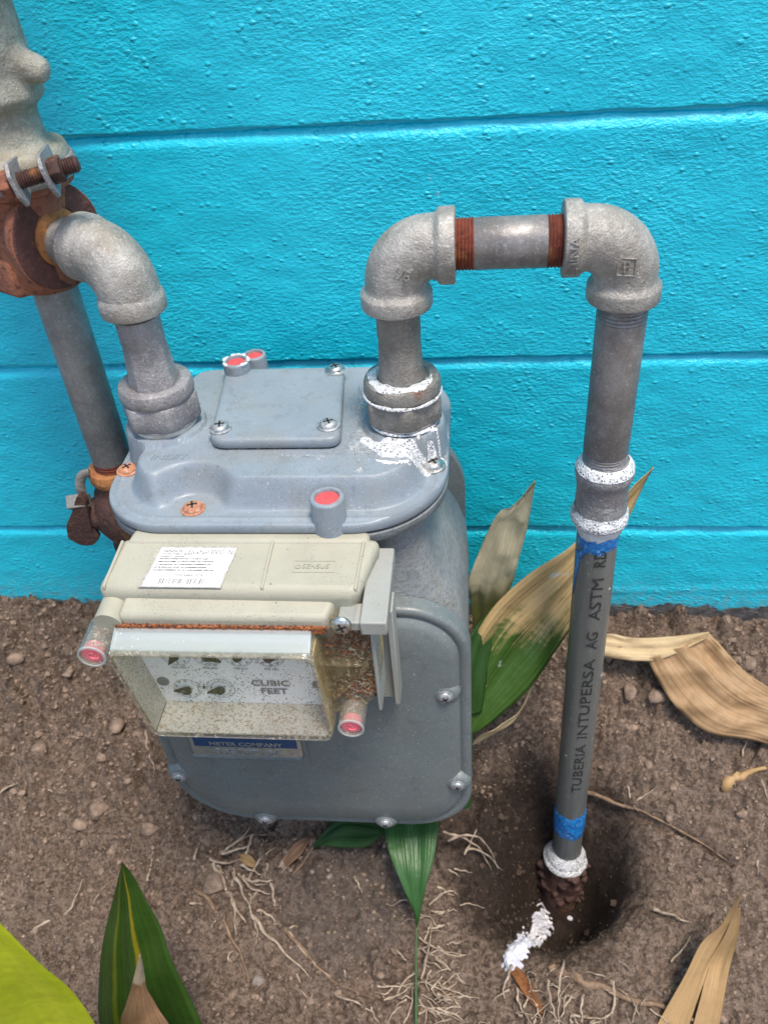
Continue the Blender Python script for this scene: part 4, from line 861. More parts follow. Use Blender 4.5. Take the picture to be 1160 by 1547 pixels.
def collar(z0, z1, dr, mat, nm, lab_=None, seed=1, frag=0, a0=0., a1=2*pi):
    mb = MB(); n = 72; m_ = 14; rs = []; rg = random.Random(seed); ph = [rg.uniform(0, 6) for _ in range(4)]
    for i in range(n+1):
        a = a0+(a1-a0)*i/n; e0 = .0016*math.sin(3*a+ph[0])+.001*math.sin(8*a+ph[1]); e1 = .0016*math.sin(2*a+ph[2])+.0012*math.sin(7*a+ph[3]); rw = []
        for j in range(m_+1):
            t = j/m_; z = z0+e0+(z1+e1-z0-e0)*t; q = pp(z); r = PR+.0001+dr*math.sin(pi*t)**.4*(1+.3*math.sin(a*6+t*9+ph[0])); rw.append((q.x+r*math.cos(a), q.y+r*math.sin(a), z))
        rs.append(rw)
    rings(mb, rs, cap=False, closed=False); return mb.build(nm, mat, pv, lab_, smooth=80)
collar(.0250, .0700, .0009, 'cement', 'blue_cement_band', 'wide blue cement band near the ground', 3)
collar(.4620, .4760, .0008, 'cement', 'blue_cement_band', 'ragged blue cement under the coupling', 5, a0=3.5, a1=5.9)
collar(.4740, .4880, .0011, 'dribble', 'cement_bead', None, 6)
mb = MB()
tl = [(-.98, .4560, .0042), (-.85, .4580, .0048), (-.70, .4630, .0046), (-.45, .4700, .0040), (-.2, .4745, .0030)]
rs = []
for a, z, w in tl:
    q = pp(z); r = PR+.0011; rs.append([(q.x+r*math.sin(a)*.99, q.y-r*math.cos(a), z+w*s_) for s_ in (-1, -.3, .3, 1)])
rings(mb, rs, cap=False, closed=False); mb.build('blue_tape_end', 'cement', pv, 'bright blue torn flap under the coupling', smooth=60, solid=.0006)
mb = MB(); rs = []
for a, z, w in [(-1.02, .458, .004), (-1.12, .448, .0026), (-1.18, .436, .0018), (-1.25, .420, .0011), (-1.3, .405, .0004)]:
    q = pp(z); r = PR+.0006; rs.append([(q.x+r*math.sin(a+s_*w/PR), q.y-r*math.cos(a+s_*w/PR), z) for s_ in (-1, 0, 1)])
rings(mb, rs, cap=False, closed=False); mb.build('cement_run', 'cement', pv, smooth=60, solid=.0004)
q = pp(-.035)
mb = MB(); revolve(mb, (q.x, q.y, 0), (0, 0, 1), [(-.150, .030), (-.110, .029), (-.085, .0275), (-.055, .0262), (-.040, .0245), (-.036, .0205), (-.036, .0168)], 64, wob=.05)
for k in range(60):
    a = random.uniform(0, 2*pi); z_ = random.uniform(-.125, -.042); blob(mb, (q.x+.0262*math.cos(a), q.y+.0262*math.sin(a), z_), random.uniform(.003, .0075), 1200+k, .8, 2)
bf = mb.build('buried_fitting', 'rust_dark', pv, 'dark wet rusty fitting in the hole'); q_ = bf.modifiers.new('merge', 'REMESH'); q_.mode = 'VOXEL'; q_.voxel_size = .0012; q_.use_smooth_shade = True; q_ = bf.modifiers.new('soften', 'SMOOTH'); q_.factor = .5; q_.iterations = 7
foam_ring(0, [(-.0420, .0255), (-.0385, .0252), (-.0345, .0220), (-.0320, .0185), (-.0290, .0166)], 'soap_foam', 'foam', 0, 2*pi, (q.x, q.y), pv)
foam_ring(0, [(-.0330, .0225), (-.0270, .0212), (-.0230, .0180), (-.0190, .0164)], 'soap_foam', 'foam', 2.6, 7.0, (q.x, q.y), pv)

# ---------------------------------------------------------------- inlet pipework
IX, IY = -.3115, -.110
inl = thing('inlet_pipe', (IX, IY, .20), 'rusty tee with upright galvanised pipe feeding the meter at the left', 'pipe')
d_ = Vector((.867, -.498, 0)); TZ = .7160
elbow('elbow', inl, (-.2362, PY, TZ-.0005), -d_, (0, 0, -1), 'pale galvanised elbow over the meter inlet', leg=.0390, rc=.0232, rb=.0212, R=.0275)
ep = Vector((-.2362, PY, TZ-.0005))
T0 = Vector((IX, IY, TZ+.003))
mb = MB(); revolve(mb, ep, -d_, [(.036, .0164), (.080, .0164)], 48); mb.build('nipple', 'galv_elbow', inl)
mb = MB(); revolve(mb, T0, d_, [(-.030, .0285), (-.024, .0300), (.000, .0300), (.012, .0310), (.0170, .0360), (.0250, .0368), (.0262, .0355)], 64, wob=.008); mb.build('tee', 'rust', inl, 'thick rusty iron tee', smooth=45)
mb = MB(); revolve(mb, T0, d_, [(.0260, .0360), (.0270, .0350), (.0272, .0205), (.0250, .0190)], 64, wob=.006); mb.build('tee_face', 'rust_face', inl)
mb = MB(); revolve(mb, T0, d_, [(.0255, .0200), (.0285, .0195), (.0292, .0182), (.0297, .0166)], 56, wob=.01); mb.build('rust_collar', 'rust_orange', inl)
mb = MB(); revolve(mb, (IX, IY, 0), (0, 0, 1), [(.680, .0185), (.6805, .0235), (.684, .0265), (.692, .0285), (.700, .0290), (.735, .0290), (.748, .0310), (.757, .0310)], 56, wob=.012); mb.build('tee_branch', 'rust', inl, smooth=45)
mb = MB(); revolve(mb, (IX-.0145, IY-.004, 0), (0, 0, 1), [(.6795, .0215), (.682, .0245), (.702, .0250), (.7070, .0225)], 6, cap=True); mb.build('hex_lug', 'rust', inl, bevel=.003)
mb = MB(); revolve(mb, (IX, IY, 0), (0, 0, 1), [(.5190, .0160), (.5205, .0167), (.6850, .0167)], 56); mb.build('pipe', 'galv_old', inl, 'upright galvanised pipe left of the meter')
mb = MB(); revolve(mb, (IX, IY, 0), (0, 0, 1), [(.5050, .0158)]+threads(.5060, .5200, .0166, .0024, .0008), 48); mb.build('thread', 'rust_thread', inl, smooth=25)

# shut-off valve below
val = thing('shutoff_valve', (IX, IY, .20), 'dark rusty shut-off valve below the left upright pipe', 'valve')
mb = MB(); revolve(mb, (IX-.002, IY, 0), (0, 0, 1), [(.4985, .0205), (.5000, .0218), (.5060, .0222), (.5110, .0205), (.5120, .0168)], 48, wob=.02); mb.build('collar', 'rust_orange', val)
mb = MB(); revolve(mb, (IX, IY, 0), (0, 0, 1), [(.30, .0168), (.395, .0168), (.400, .0225), (.425, .0235), (.435, .0225), (.455, .0310), (.472, .0285), (.486, .0240), (.490, .0215), (.5000, .0218)], 48, wob=.02); mb.build('valve_body', 'rust_dark', val, smooth=50)
mb = MB(); revolve(mb, (IX, IY, .462), (-1, -.25, 0), [(0, .021), (.022, .018), (.034, .0135), (.040, .0125)], 32); mb.build('plug_housing', 'rust_dark', val)
WG = [(-.340, .497), (-.3355, .490), (-.3380, .470), (-.3400, .455), (-.3360, .4460), (-.3440, .4385), (-.3560, .4385), (-.3650, .4470), (-.3620, .4620), (-.3500, .4800), (-.3440, .4920)]
o3 = rpoly(WG[::-1], .003, 3); mb = MB(); rings(mb, [[(x, y-.006, z) for x, z in o3] for y in (-.128, -.120)][::-1]); mb.build('locking_wing', 'rust_dark', val, bevel=.0015)
mb = MB(); sweep(mb, [(-.3505+.0095*math.cos(a), -.130, .4500+.0095*math.sin(a)) for a in np.linspace(0, 2*pi, 28)], .0036, 10, cap=False); mb.build('locking_eye', 'rust_dark', val)
mb = MB(); P = crom([(-.3290, -.122, .5120), (-.3350, -.123, .5110), (-.3395, -.124, .5040), (-.3410, -.125, .4940), (-.3400, -.125, .4790), (-.3390, -.124, .4680)], 22); sweep(mb, P, .0042, 12, flat=.5); mb.build('curved_strap', 'zinc_dark', val, 'grey green curved strap')
mb = MB(); revolve(mb, (-.3370, -.126, .4850), (-1, -.1, -.1), [(0, .0085), (.018, .0085)], 4); mb.build('square_head', 'galv_old', val, 'galvanised square operating head', bevel=.001)
mb = MB(); revolve(mb, (IX, IY, 0), (0, 0, 1), [(.12, .0167), (.31, .0167)], 32); mb.build('lower_pipe', 'rust_dark', val)

# regulator above
reg = thing('gas_regulator', (IX, IY, .757), 'mottled grey cast gas regulator above the rusty tee, cut by the frame', 'gas regulator')
rp = [(.7655, .0380), (.7670, .0395), (.7720, .0395), (.7765, .0372), (.7782, .0305), (.7810, .0276), (.790, .0262), (.7980, .0256), (.8015, .0275), (.8045, .0318), (.8080, .0338), (.8130, .0330), (.8200, .0312), (.8330, .0318), (.8460, .0318), (.8600, .0316), (.8850, .0335), (.9100, .0400), (.9300, .0560), (.9500, .0700), (.9650, .0720), (.975, .060), (.985, .03)]
def lobed(t, h): return 1+.03*math.sin(2*t+.7)*math.sin(h*60)
mb = MB(); revolve(mb, (IX, IY, 0), (0, 0, 1), [(h, r) for h, r in rp], 96, rad=lobed)
revolve(mb, (-.3060, -.1120, .8330), (1, -.10, -.30), [(0, .0200), (.010, .0175), (.020, .0130), (.028, .0100), (.036, .0088), (.0410, .0068), (.0430, .0030)], 36, wob=.02)
sweep(mb, [(-.300, -.137, .875), (-.2985, -.1385, .850), (-.2990, -.1385, .825), (-.3000, -.1370, .806)], [.004, .005, .005, .003], 12)
revolve(mb, (-.3180, -.1360, .8150), (-.2, -1, .1), [(-.01, .011), (.005, .0105), (.0075, .008)], 32)
rb_ = mb.build('regulator_body', 'regulator', reg, smooth=60); q = rb_.modifiers.new('merge', 'REMESH'); q.mode = 'VOXEL'; q.voxel_size = .0016; q.use_smooth_shade = True; q = rb_.modifiers.new('soften', 'SMOOTH'); q.factor = .5; q.iterations = 4
for (x, y, z) in ((-.3220, -.1385, .8560), (-.3240, -.1370, .8000)):
    mb = MB(); revolve(mb, (x, y, z), (-.3, -1, 0), [(-.004, .008), (.0012, .008), (.002, .006)], 24, rad=lambda t, h: 1+.5*abs(math.sin(t))**2); mb.build('body_slot', 'rust_dark', reg)
# clamp with its rusty bolt
mb = MB(); revolve(mb, (IX, IY, 0), (0, 0, 1), [(.7560, .0330), (.7565, .0400), (.7590, .0412), (.7660, .0412), (.7685, .0400), (.7690, .0360)], 72); cl = mb.build('clamp_band', 'zinc', reg, smooth=35)
Bt0, Bt1 = Vector((-.2960, -.1600, .7670)), Vector((-.2490, -.1480, .7750)); bd = (Bt1-Bt0).normalized(); BL = (Bt1-Bt0).length
def clampear(f_, lab_=None):
    p = Bt0.lerp(Bt1, f_); a, b, c = frame(bd); mb = MB()
    ol = [(-.0105, -.0125), (.0045, -.0150), (.0125, -.0060), (.0125, .0075), (.0050, .0135), (-.0100, .0110), (-.0260, .0080), (-.0260, -.0095)]
    inw = (Vector((IX, IY, p.z))-p); inw = (inw-c*inw.dot(c)).normalized(); up = c.cross(inw)
    P = lambda h: [p+c*h-inw*u+up*w for u, w in ol]
    rings(mb, [P(-.0014), P(.0014)]); return mb.build('clamp_ear', 'zinc', reg, lab_, bevel=.0007, seg=2)
clampear(.20); clampear(.62)
mb = MB(); revolve(mb, Bt0, bd, [(.004, .0052)]+threads(.006, BL, .0053, .0016, .0008)+[(BL+.001, .0040), (BL+.0015, .001)], 28); bo = mb.build('bolt', 'bolt', reg, 'rusty threaded clamp bolt', smooth=25)
mb = MB(); revolve(mb, Bt0, bd, [(-.001, .0085), (.0005, .0092), (.0045, .0092), (.006, .0085)], 6); mb.build('bolt_head', 'rust', reg, bevel=.0008)
mb = MB(); revolve(mb, Bt0, bd, [(BL*.62+.0015, .0078), (BL*.62+.0025, .0086), (BL*.62+.0085, .0086), (BL*.62+.0095, .0078)], 6); mb.build('nut', 'bolt', reg, bevel=.0008)
mb = MB(); revolve(mb, (IX, IY, 0), (0, 0, 1), [(.7500, .0330), (.7520, .0375), (.7570, .0380), (.7578, .0330)], 64, wob=.01); mb.build('lower_flange', 'rust', reg)

# ---------------------------------------------------------------- leaves
def leaf_lmr(L, Mi, Rr, n=40, m=14, cr=0.):
    """blade from three guide lines (left edge, midrib, right edge)"""
    L, Mi, Rr = crom(L, n), crom(Mi, n), crom(Rr, n); mb = MB(); V = []; UV = []
    for i in range(n+1):
        for j in range(m+1):
            u = j/m
            p = L[i].lerp(Mi[i], u*2) if u < .5 else Mi[i].lerp(Rr[i], u*2-1)
            w = (Rr[i]-L[i]).length; nn = (Rr[i]-L[i]).cross(Mi[min(i+1, n)]-Mi[max(i-1, 0)])
            if nn.length > 1e-9: p = p+nn.normalized()*(w*.035*math.sin(u*pi*2*2.5+i*.05)*math.sin(pi*u)+.0007*math.sin(i*.55+u*5)+cr*(float(vnoise(np.array(i*.11+L[0].x*50), np.array(u*2.1), .55, 51))+.5*float(vnoise(np.array(i*.11), np.array(u*2.1), .2, 52))))
            V.append(p); UV.append((u, i/n))
    F = [(i*(m+1)+j, i*(m+1)+j+1, (i+1)*(m+1)+j+1, (i+1)*(m+1)+j) for i in range(n) for j in range(m)]
    mb.add(V, F); mb.uv = UV; return mb
def leaf_w(mid, side, ws, n=40, cup=.15, **k):
    """midrib points, side direction per point (or one), half widths"""
    sides = side if isinstance(side[0], (tuple, list)) else [side]*len(mid); L, C_, Rr = [], [], []
    for p, s_, w in zip(mid, sides, ws):
        p = Vector(p); s_ = Vector(s_).normalized(); L.append(p-s_*w); Rr.append(p+s_*w); C_.append(p+Vector((0, .6, -.6))*w*cup)
    return leaf_lmr(L, C_, Rr, n, **k)
plant = thing('leafy_plant', (.0, -.12, .12), 'half withered broad leaved plant growing between the meter and the grey pipe', 'plant')
# large half-withered leaf, passes behind the plastic pipe
leaf_lmr([(-.0060, -.165, .228), (-.0120, -.138, .279), (.0104, -.124, .343), (.0493, -.114, .388), (.0866, -.096, .406), (.118, -.086, .437), (.1400, -.078, .463), (.1540, -.070, .4755)],
         [(-.0070, -.168, .222), (.004, -.146, .258), (.0300, -.128, .303), (.0600, -.114, .339), (.0880, -.100, .368), (.1180, -.082, .410), (.1400, -.072, .448), (.1541, -.070, .4755)],
         [(-.0056, -.165, .2100), (.0180, -.158, .228), (.0460, -.146, .253), (.0719, -.128, .286), (.0960, -.106, .322), (.1240, -.080, .380), (.1440, -.070, .436), (.1542, -.070, .4755)], 50, 18).build('leaf', 'leaf_big', plant, 'large leaf, green below and withered brown above', smooth=80, solid=.0005)
leaf_lmr([(.000, -.096, .25), (-.0040, -.096, .3200), (-.0075, -.097, .3600), (.0050, -.098, .4050), (.0180, -.10, .4450), (.0300, -.100, .4560), (.0500, -.100, .4830)],
         [(.008, -.098, .25), (.0090, -.098, .3150), (.0150, -.100, .3650), (.0220, -.102, .4050), (.0310, -.102, .4380), (.0400, -.101, .4600), (.0503, -.100, .4835)],
         [(.016, -.096, .25), (.0260, -.096, .3100), (.0350, -.098, .3620), (.0395, -.100, .3950), (.0450, -.10, .4280), (.0480, -.100, .4520), (.0506, -.100, .4832)], 40, 14, .006).build('leaf', 'dry_green', plant, 'straw coloured withered leaf standing upright against the wall', smooth=80, solid=.0005)
leaf_lmr([(-.020, -.170, .24), (-.0150, -.160, .285), (-.0100, -.140, .318), (.0150, -.115, .345)], [(-.010, -.165, .24), (-.0060, -.152, .276), (.0020, -.135, .308), (.0180, -.113, .342)], [(.006, -.158, .24), (.0100, -.145, .272), (.0160, -.130, .300), (.0220, -.112, .340)], 24).build('leaf', 'leaf_dark', plant, 'short dark green leaf behind the meter edge', smooth=80, solid=.0005)
leaf_w([(-.0060, -.150, .170), (.006, -.150, .188), (.024, -.145, .196), (.044, -.132, .206), (.058, -.115, .228)], (0, -.4, 1), (.006, .0105, .011, .009, .003), 30, .3).build('leaf', 'dry', plant, 'pale dry curled leaf base', smooth=80, solid=.0005)
mb = MB(); sweep(mb, crom([(-.012, -.16, .08), (-.010, -.162, .14), (-.008, -.166, .18), (-.0065, -.167, .225)], 20), [.0075-.0002*i for i in range(21)], 14); mb.build('stem', 'leaf_green', plant)
# bent dry leaf on the right, folded over at the crease
t = thing('dry_leaf', (.25, -.05, .19), 'large brown dry leaf lying folded on the soil bank by the wall', 'dry leaf')
leaf_lmr([(.1050, -.058, .240), (.1400, -.050, .238), (.1700, -.048, .230), (.2100, -.044, .2290), (.2480, -.040, .2330)], [(.1050, -.060, .232), (.1400, -.056, .228), (.1720, -.054, .221), (.2050, -.052, .2210), (.2470, -.042, .2310)],
         [(.1050, -.062, .222), (.1400, -.062, .214), (.1720, -.062, .2100), (.2000, -.060, .2120), (.2460, -.044, .2290)], 30, 12, .006).build('blade', 'dry', t, 'pale narrow half of the folded leaf', smooth=80, solid=.0005)
leaf_lmr([(.2470, -.040, .2320), (.2600, -.052, .2230), (.2780, -.066, .2080), (.3000, -.078, .1960), (.335, -.094, .1830), (.39, -.12, .16)],
         [(.2180, -.052, .2220), (.2380, -.066, .2060), (.2600, -.082, .1900), (.2850, -.094, .1780), (.328, -.108, .1690), (.38, -.13, .15)],
         [(.1830, -.062, .2130), (.2000, -.080, .1850), (.2220, -.098, .1640), (.2480, -.112, .1530), (.290, -.118, .1500), (.34, -.13, .14)], 44, 24, .008).build('blade', 'dry_brown', t, 'wide brown half of the folded leaf, torn at the edge', smooth=80, solid=.0005)
# green leaf under the meter with its long stalk
t = thing('green_leaf', (-.060, -.36, .01), 'bright green pointed leaf hanging on a long thin stalk below the meter', 'leaf')
leaf_lmr([(-.0605, -.285, .050), (-.0640, -.276, .068), (-.0745, -.262, .092), (-.0880, -.238, .108), (-.0960, -.205, .116), (-.094, -.17, .112)],
         [(-.0603, -.286, .049), (-.0600, -.282, .062), (-.0605, -.268, .083), (-.0630, -.244, .101), (-.0660, -.210, .113), (-.066, -.17, .110)],
         [(-.0600, -.285, .050), (-.0555, -.276, .068), (-.0500, -.262, .092), (-.0420, -.238, .108), (-.0385, -.205, .118), (-.040, -.17, .114)], 40).build('blade', 'leaf_green', t, smooth=80, solid=.0005)
mb = MB(); sweep(mb, crom([(-.058, -.395, .000), (-.0585, -.360, .016), (-.0595, -.330, .030), (-.0602, -.300, .044), (-.0603, -.284, .051)], 20), [.0016-.00003*i for i in range(21)], 10); mb.build('stalk', 'leaf_green', t)
t = thing('green_leaf', (-.14, -.20, .06), 'narrow dark green leaf lying flat beneath the meter, its stalk bent to the left', 'leaf')
leaf_lmr([(-.1760, -.212, .070), (-.1600, -.195, .081), (-.1400, -.185, .090), (-.1150, -.190, .094), (-.0950, -.205, .096)], [(-.1762, -.213, .069), (-.1600, -.205, .078), (-.1400, -.200, .086), (-.1150, -.203, .090), (-.095, -.206, .094)], [(-.1764, -.214, .068), (-.1620, -.214, .074), (-.1400, -.217, .078), (-.1150, -.218, .084), (-.0950, -.207, .094)], 24).build('blade', 'leaf_dark', t, smooth=80, solid=.0005)
mb = MB(); sweep(mb, crom([(-.176, -.213, .069), (-.188, -.228, .058), (-.202, -.240, .050), (-.214, -.252, .042)], 14), .0011, 8); mb.build('stalk', 'root_dark', t)

mb = leaf_w([(-.214, -.238, .052), (-.204, -.224, .060), (-.192, -.212, .066), (-.180, -.200, .068)], (.6, -.7, .2), (.002, .0075, .008, .002), 20, .3)
tag(mb.build('dry_leaf', 'dry_sheath', None, smooth=80, solid=.0006, loc=(-.2, -.22, .055)), 'small pinkish brown curled dry leaf on the soil under the meter', 'dry leaf')
# foreground leaves
mb = leaf_lmr([(-.2782, -.360, .3071), (-.2960, -.366, .2600), (-.3160, -.376, .2080), (-.3330, -.392, .1480), (-.3440, -.410, .0800), (-.350, -.43, -.03)],
              [(-.2782, -.360, .3071), (-.2870, -.372, .2550), (-.2960, -.386, .2000), (-.3030, -.404, .1400), (-.3080, -.424, .0700), (-.315, -.44, -.03)],
              [(-.2782, -.360, .3071), (-.2700, -.366, .2700), (-.2600, -.378, .2300), (-.2500, -.396, .1850), (-.2380, -.412, .1000), (-.235, -.43, -.03)], 44, 18)
tag(mb.build('green_leaf', 'leaf_front', None, smooth=80, solid=.0005, loc=(-.33, -.37, 0)), 'upright dark green leaf with yellow streaks in the lower left foreground', 'leaf')
mb = leaf_lmr([(-.2475, -.425, .2935), (-.2560, -.430, .2690), (-.2640, -.433, .2480), (-.2735, -.436, .2240), (-.2830, -.440, .1980), (-.295, -.448, .1200), (-.305, -.45, -.02)],
              [(-.2465, -.425, .2945), (-.2510, -.431, .2690), (-.2550, -.437, .2480), (-.2600, -.443, .2240), (-.2640, -.448, .1990), (-.272, -.458, .1200), (-.28, -.46, -.02)],
              [(-.2455, -.425, .2950), (-.2485, -.429, .2700), (-.2495, -.432, .2520), (-.2470, -.436, .2280), (-.2410, -.440, .2040), (-.238, -.448, .1200), (-.24, -.45, -.02)], 36)
tag(mb.build('dry_sheath', 'dry_sheath', None, smooth=80, solid=.0008, loc=(-.29, -.40, 0)), 'torn papery brown sheath standing in front of the green foreground leaf', 'dry leaf')
mb = leaf_lmr([(-.290, -.50, .590), (-.2990, -.50, .530), (-.330, -.50, .430), (-.360, -.50, .33), (-.40, -.52, .1), (-.42, -.55, -.02)],
              [(-.2700, -.505, .570), (-.2700, -.508, .510), (-.2860, -.508, .430), (-.300, -.508, .34), (-.33, -.52, .1), (-.36, -.55, -.02)],
              [(-.2560, -.50, .560), (-.2440, -.50, .5200), (-.2357, -.50, .4650), (-.2310, -.50, .3700), (-.24, -.52, .1), (-.30, -.55, -.02)], 30)
tag(mb.build('lime_leaf', 'leaf_lime', None, smooth=80, solid=.0005, loc=(-.3, -.5, .3)), 'bright yellow green leaf close up in the bottom left corner', 'leaf')
t = thing('dry_leaf', (.2, -.33, .0), 'split tan dry leaf standing up in the lower right foreground', 'dry leaf')
leaf_lmr([(.2419, -.280, .1409), (.2300, -.290, .1020), (.2130, -.300, .0760), (.1930, -.325, .0400), (.1600, -.365, -.0100)], [(.2419, -.2805, .1409), (.2350, -.292, .1000), (.2210, -.304, .0680), (.2060, -.328, .0380), (.1820, -.368, -.0100)], [(.2419, -.280, .1405), (.2400, -.290, .0970), (.2300, -.300, .0600), (.2150, -.325, .0360), (.1960, -.365, -.0100)], 30).build('blade', 'dry_tan', t, smooth=80, solid=.0006)
leaf_lmr([(.2405, -.284, .1250), (.2350, -.294, .0950), (.2240, -.305, .0560), (.2150, -.328, .0350), (.1990, -.366, -.0100)], [(.2425, -.286, .1230), (.2430, -.296, .0930), (.2370, -.306, .0560), (.2290, -.330, .0330), (.2180, -.368, -.0100)], [(.2440, -.284, .1250), (.2470, -.294, .0930), (.2440, -.304, .0600), (.2370, -.328, .0350), (.2260, -.366, -.0100)], 24).build('blade', 'dry_tan', t, smooth=80, solid=.0006)

# ---------------------------------------------------------------- roots, twigs, stones
CLUMP = [[[-0.2818,-0.2185,0.0553],[-0.2689,-0.2107,0.0613],[-0.2531,-0.2021,0.066],[-0.2297,-0.1994,0.068]],[[-0.293,-0.223,0.0531],[-0.2772,-0.2268,0.0518],[-0.2609,-0.2234,0.0533],[-0.2478,-0.2209,0.0543]],[[-0.2774,-0.2229,0.0638],[-0.262,-0.2201,0.0693],[-0.2489,-0.2131,0.067],[-0.2448,-0.2016,0.0718]],[[-0.2888,-0.2273,0.0518],[-0.2738,-0.2437,0.0457],[-0.2577,-0.2655,0.0384],[-0.2402,-0.2843,0.0317]],[[-0.2623,-0.2381,0.0554],[-0.2494,-0.2553,0.0514],[-0.235,-0.2772,0.0386]],[[-0.2835,-0.2287,0.0517],[-0.2757,-0.2355,0.0492],[-0.2679,-0.2423,0.0468]],[[-0.2547,-0.2314,0.0593],[-0.24,-0.2379,0.0602],[-0.2292,-0.2395,0.0545]],[[-0.2464,-0.2427,0.0462],[-0.2339,-0.2253,0.0528],[-0.2187,-0.2104,0.0614]],[[-0.259,-0.2361,0.0485],[-0.2411,-0.2441,0.0463],[-0.2277,-0.247,0.0447],[-0.2147,-0.245,0.0459]],[[-0.2399,-0.2454,0.0521],[-0.223,-0.2459,0.0546],[-0.2171,-0.2444,0.0524]],[[-0.2185,-0.2472,0.0446],[-0.2157,-0.2582,0.0409],[-0.2133,-0.2649,0.0383]],[[-0.2361,-0.2754,0.0346],[-0.2218,-0.2898,0.0302],[-0.1975,-0.3057,0.0244],[-0.167,-0.3275,0.0172]],[[-0.2325,-0.2701,0.0372],[-0.2207,-0.2737,0.036],[-0.2079,-0.2811,0.033]],[[-0.2504,-0.2403,0.0542],[-0.2435,-0.2509,0.053],[-0.2258,-0.2551,0.0467],[-0.2181,-0.2539,0.045]],[[-0.232,-0.2809,0.0333],[-0.2287,-0.2912,0.0291],[-0.2292,-0.3006,0.0263]],[[-0.2644,-0.2546,0.0421],[-0.2568,-0.271,0.0367],[-0.2521,-0.295,0.0281]],[[-0.2432,-0.2537,0.0422],[-0.2402,-0.2594,0.0409],[-0.2411,-0.2674,0.0374]],[[-0.2258,-0.228,0.0585],[-0.2243,-0.2348,0.0556],[-0.2281,-0.2382,0.0522]],[[-0.2635,-0.2492,0.0444],[-0.2619,-0.2379,0.0485],[-0.2637,-0.2318,0.0497]],[[-0.2505,-0.2208,0.0621],[-0.2466,-0.2144,0.0696],[-0.2443,-0.2039,0.076]],[[-0.2337,-0.2506,0.0434],[-0.2378,-0.2564,0.0417],[-0.2389,-0.2605,0.04]]]
TWIGS = [[[-0.3048,-0.2518,0.0424],[-0.2823,-0.2662,0.0373],[-0.2586,-0.2921,0.0277],[-0.2407,-0.315,0.0198],[-0.2313,-0.3342,0.0143]],[[-0.2002,-0.2856,0.0302],[-0.1759,-0.3043,0.0237],[-0.1521,-0.3237,0.0171],[-0.1266,-0.3342,0.0145],[-0.1003,-0.3413,0.0129]],[[-0.1968,-0.2869,0.03],[-0.1688,-0.3119,0.0215],[-0.1473,-0.3249,0.0169]],[[-0.2629,-0.2061,0.0629],[-0.2521,-0.1965,0.0686],[-0.2481,-0.1847,0.0766]],[[-0.307,-0.2662,0.0375],[-0.299,-0.2657,0.0372],[-0.2916,-0.2666,0.0367]],[[-0.3079,-0.2274,0.0568],[-0.3076,-0.218,0.0588],[-0.307,-0.2126,0.0585]],[[-0.2798,-0.2876,0.0291],[-0.2769,-0.2824,0.0317],[-0.2751,-0.2803,0.0321]],[[-0.2564,-0.3162,0.0192],[-0.2568,-0.3093,0.0221],[-0.2521,-0.3065,0.0231]],[[-0.1986,-0.2862,0.0296],[-0.1925,-0.2833,0.0307],[-0.187,-0.2817,0.0313]],[[-0.1306,-0.2331,0.0478],[-0.1251,-0.2414,0.0451],[-0.1208,-0.248,0.0424]],[[-0.3595,-0.2469,0.0441],[-0.3576,-0.2352,0.048],[-0.3585,-0.2249,0.0512]],[[-0.1342,-0.3172,0.019],[-0.132,-0.3253,0.0166]],[[-0.1395,-0.3415,0.0136],[-0.1222,-0.3474,0.0133],[-0.1038,-0.3528,0.0123],[-0.0971,-0.3616,0.0117]],[[-0.1831,-0.3228,0.0177],[-0.1751,-0.3379,0.0136],[-0.1639,-0.3522,0.0127]],[[-0.4856,-0.3046,0.0247],[-0.4635,-0.2906,0.03],[-0.4423,-0.2807,0.0333],[-0.4343,-0.2703,0.0365],[-0.4321,-0.2493,0.0442]],[[-0.3802,-0.1098,0.1303],[-0.3786,-0.122,0.1196],[-0.3719,-0.1356,0.1098],[-0.3628,-0.1494,0.1006]],[[-0.5455,-0.1747,0.0906],[-0.5374,-0.1692,0.0941],[-0.5245,-0.1643,0.0969]],[[-0.3593,-0.2469,0.044],[-0.3582,-0.2367,0.0475],[-0.3582,-0.2248,0.0512]],[[-0.4156,-0.275,0.035],[-0.412,-0.2639,0.0385],[-0.4012,-0.249,0.0443]],[[-0.3059,-0.2661,0.0371],[-0.293,-0.2663,0.0373]],[[-0.2799,-0.288,0.029],[-0.2757,-0.2811,0.0319]],[[-0.3928,-0.148,0.1025],[-0.384,-0.1459,0.1036],[-0.3779,-0.1412,0.1064]],[[-0.3111,-0.2244,0.0513],[-0.3087,-0.2131,0.0576]],[[-0.4884,-0.1686,0.0922],[-0.482,-0.1712,0.0908]],[[0.1813,-0.2513,0.0425],[0.1978,-0.257,0.0458],[0.2171,-0.2618,0.0395]],[[0.1934,-0.2953,0.0267],[0.2064,-0.2841,0.0311],[0.2174,-0.2707,0.0353]],[[0.2848,-0.128,0.1131],[0.2859,-0.1141,0.1243],[0.2923,-0.1042,0.1337],[0.2983,-0.1009,0.1371]],[[0.1654,-0.1394,0.0914],[0.1687,-0.1505,0.0814],[0.1752,-0.1615,0.0772]],[[0.1741,-0.1525,0.0849],[0.1912,-0.147,0.0993]],[[0.291,-0.2042,0.0635],[0.2911,-0.2158,0.0561]],[[0.2555,-0.096,0.1412],[0.2688,-0.0972,0.1409]],[[0.301,-0.14,0.1058],[0.3081,-0.1544,0.0966]]]
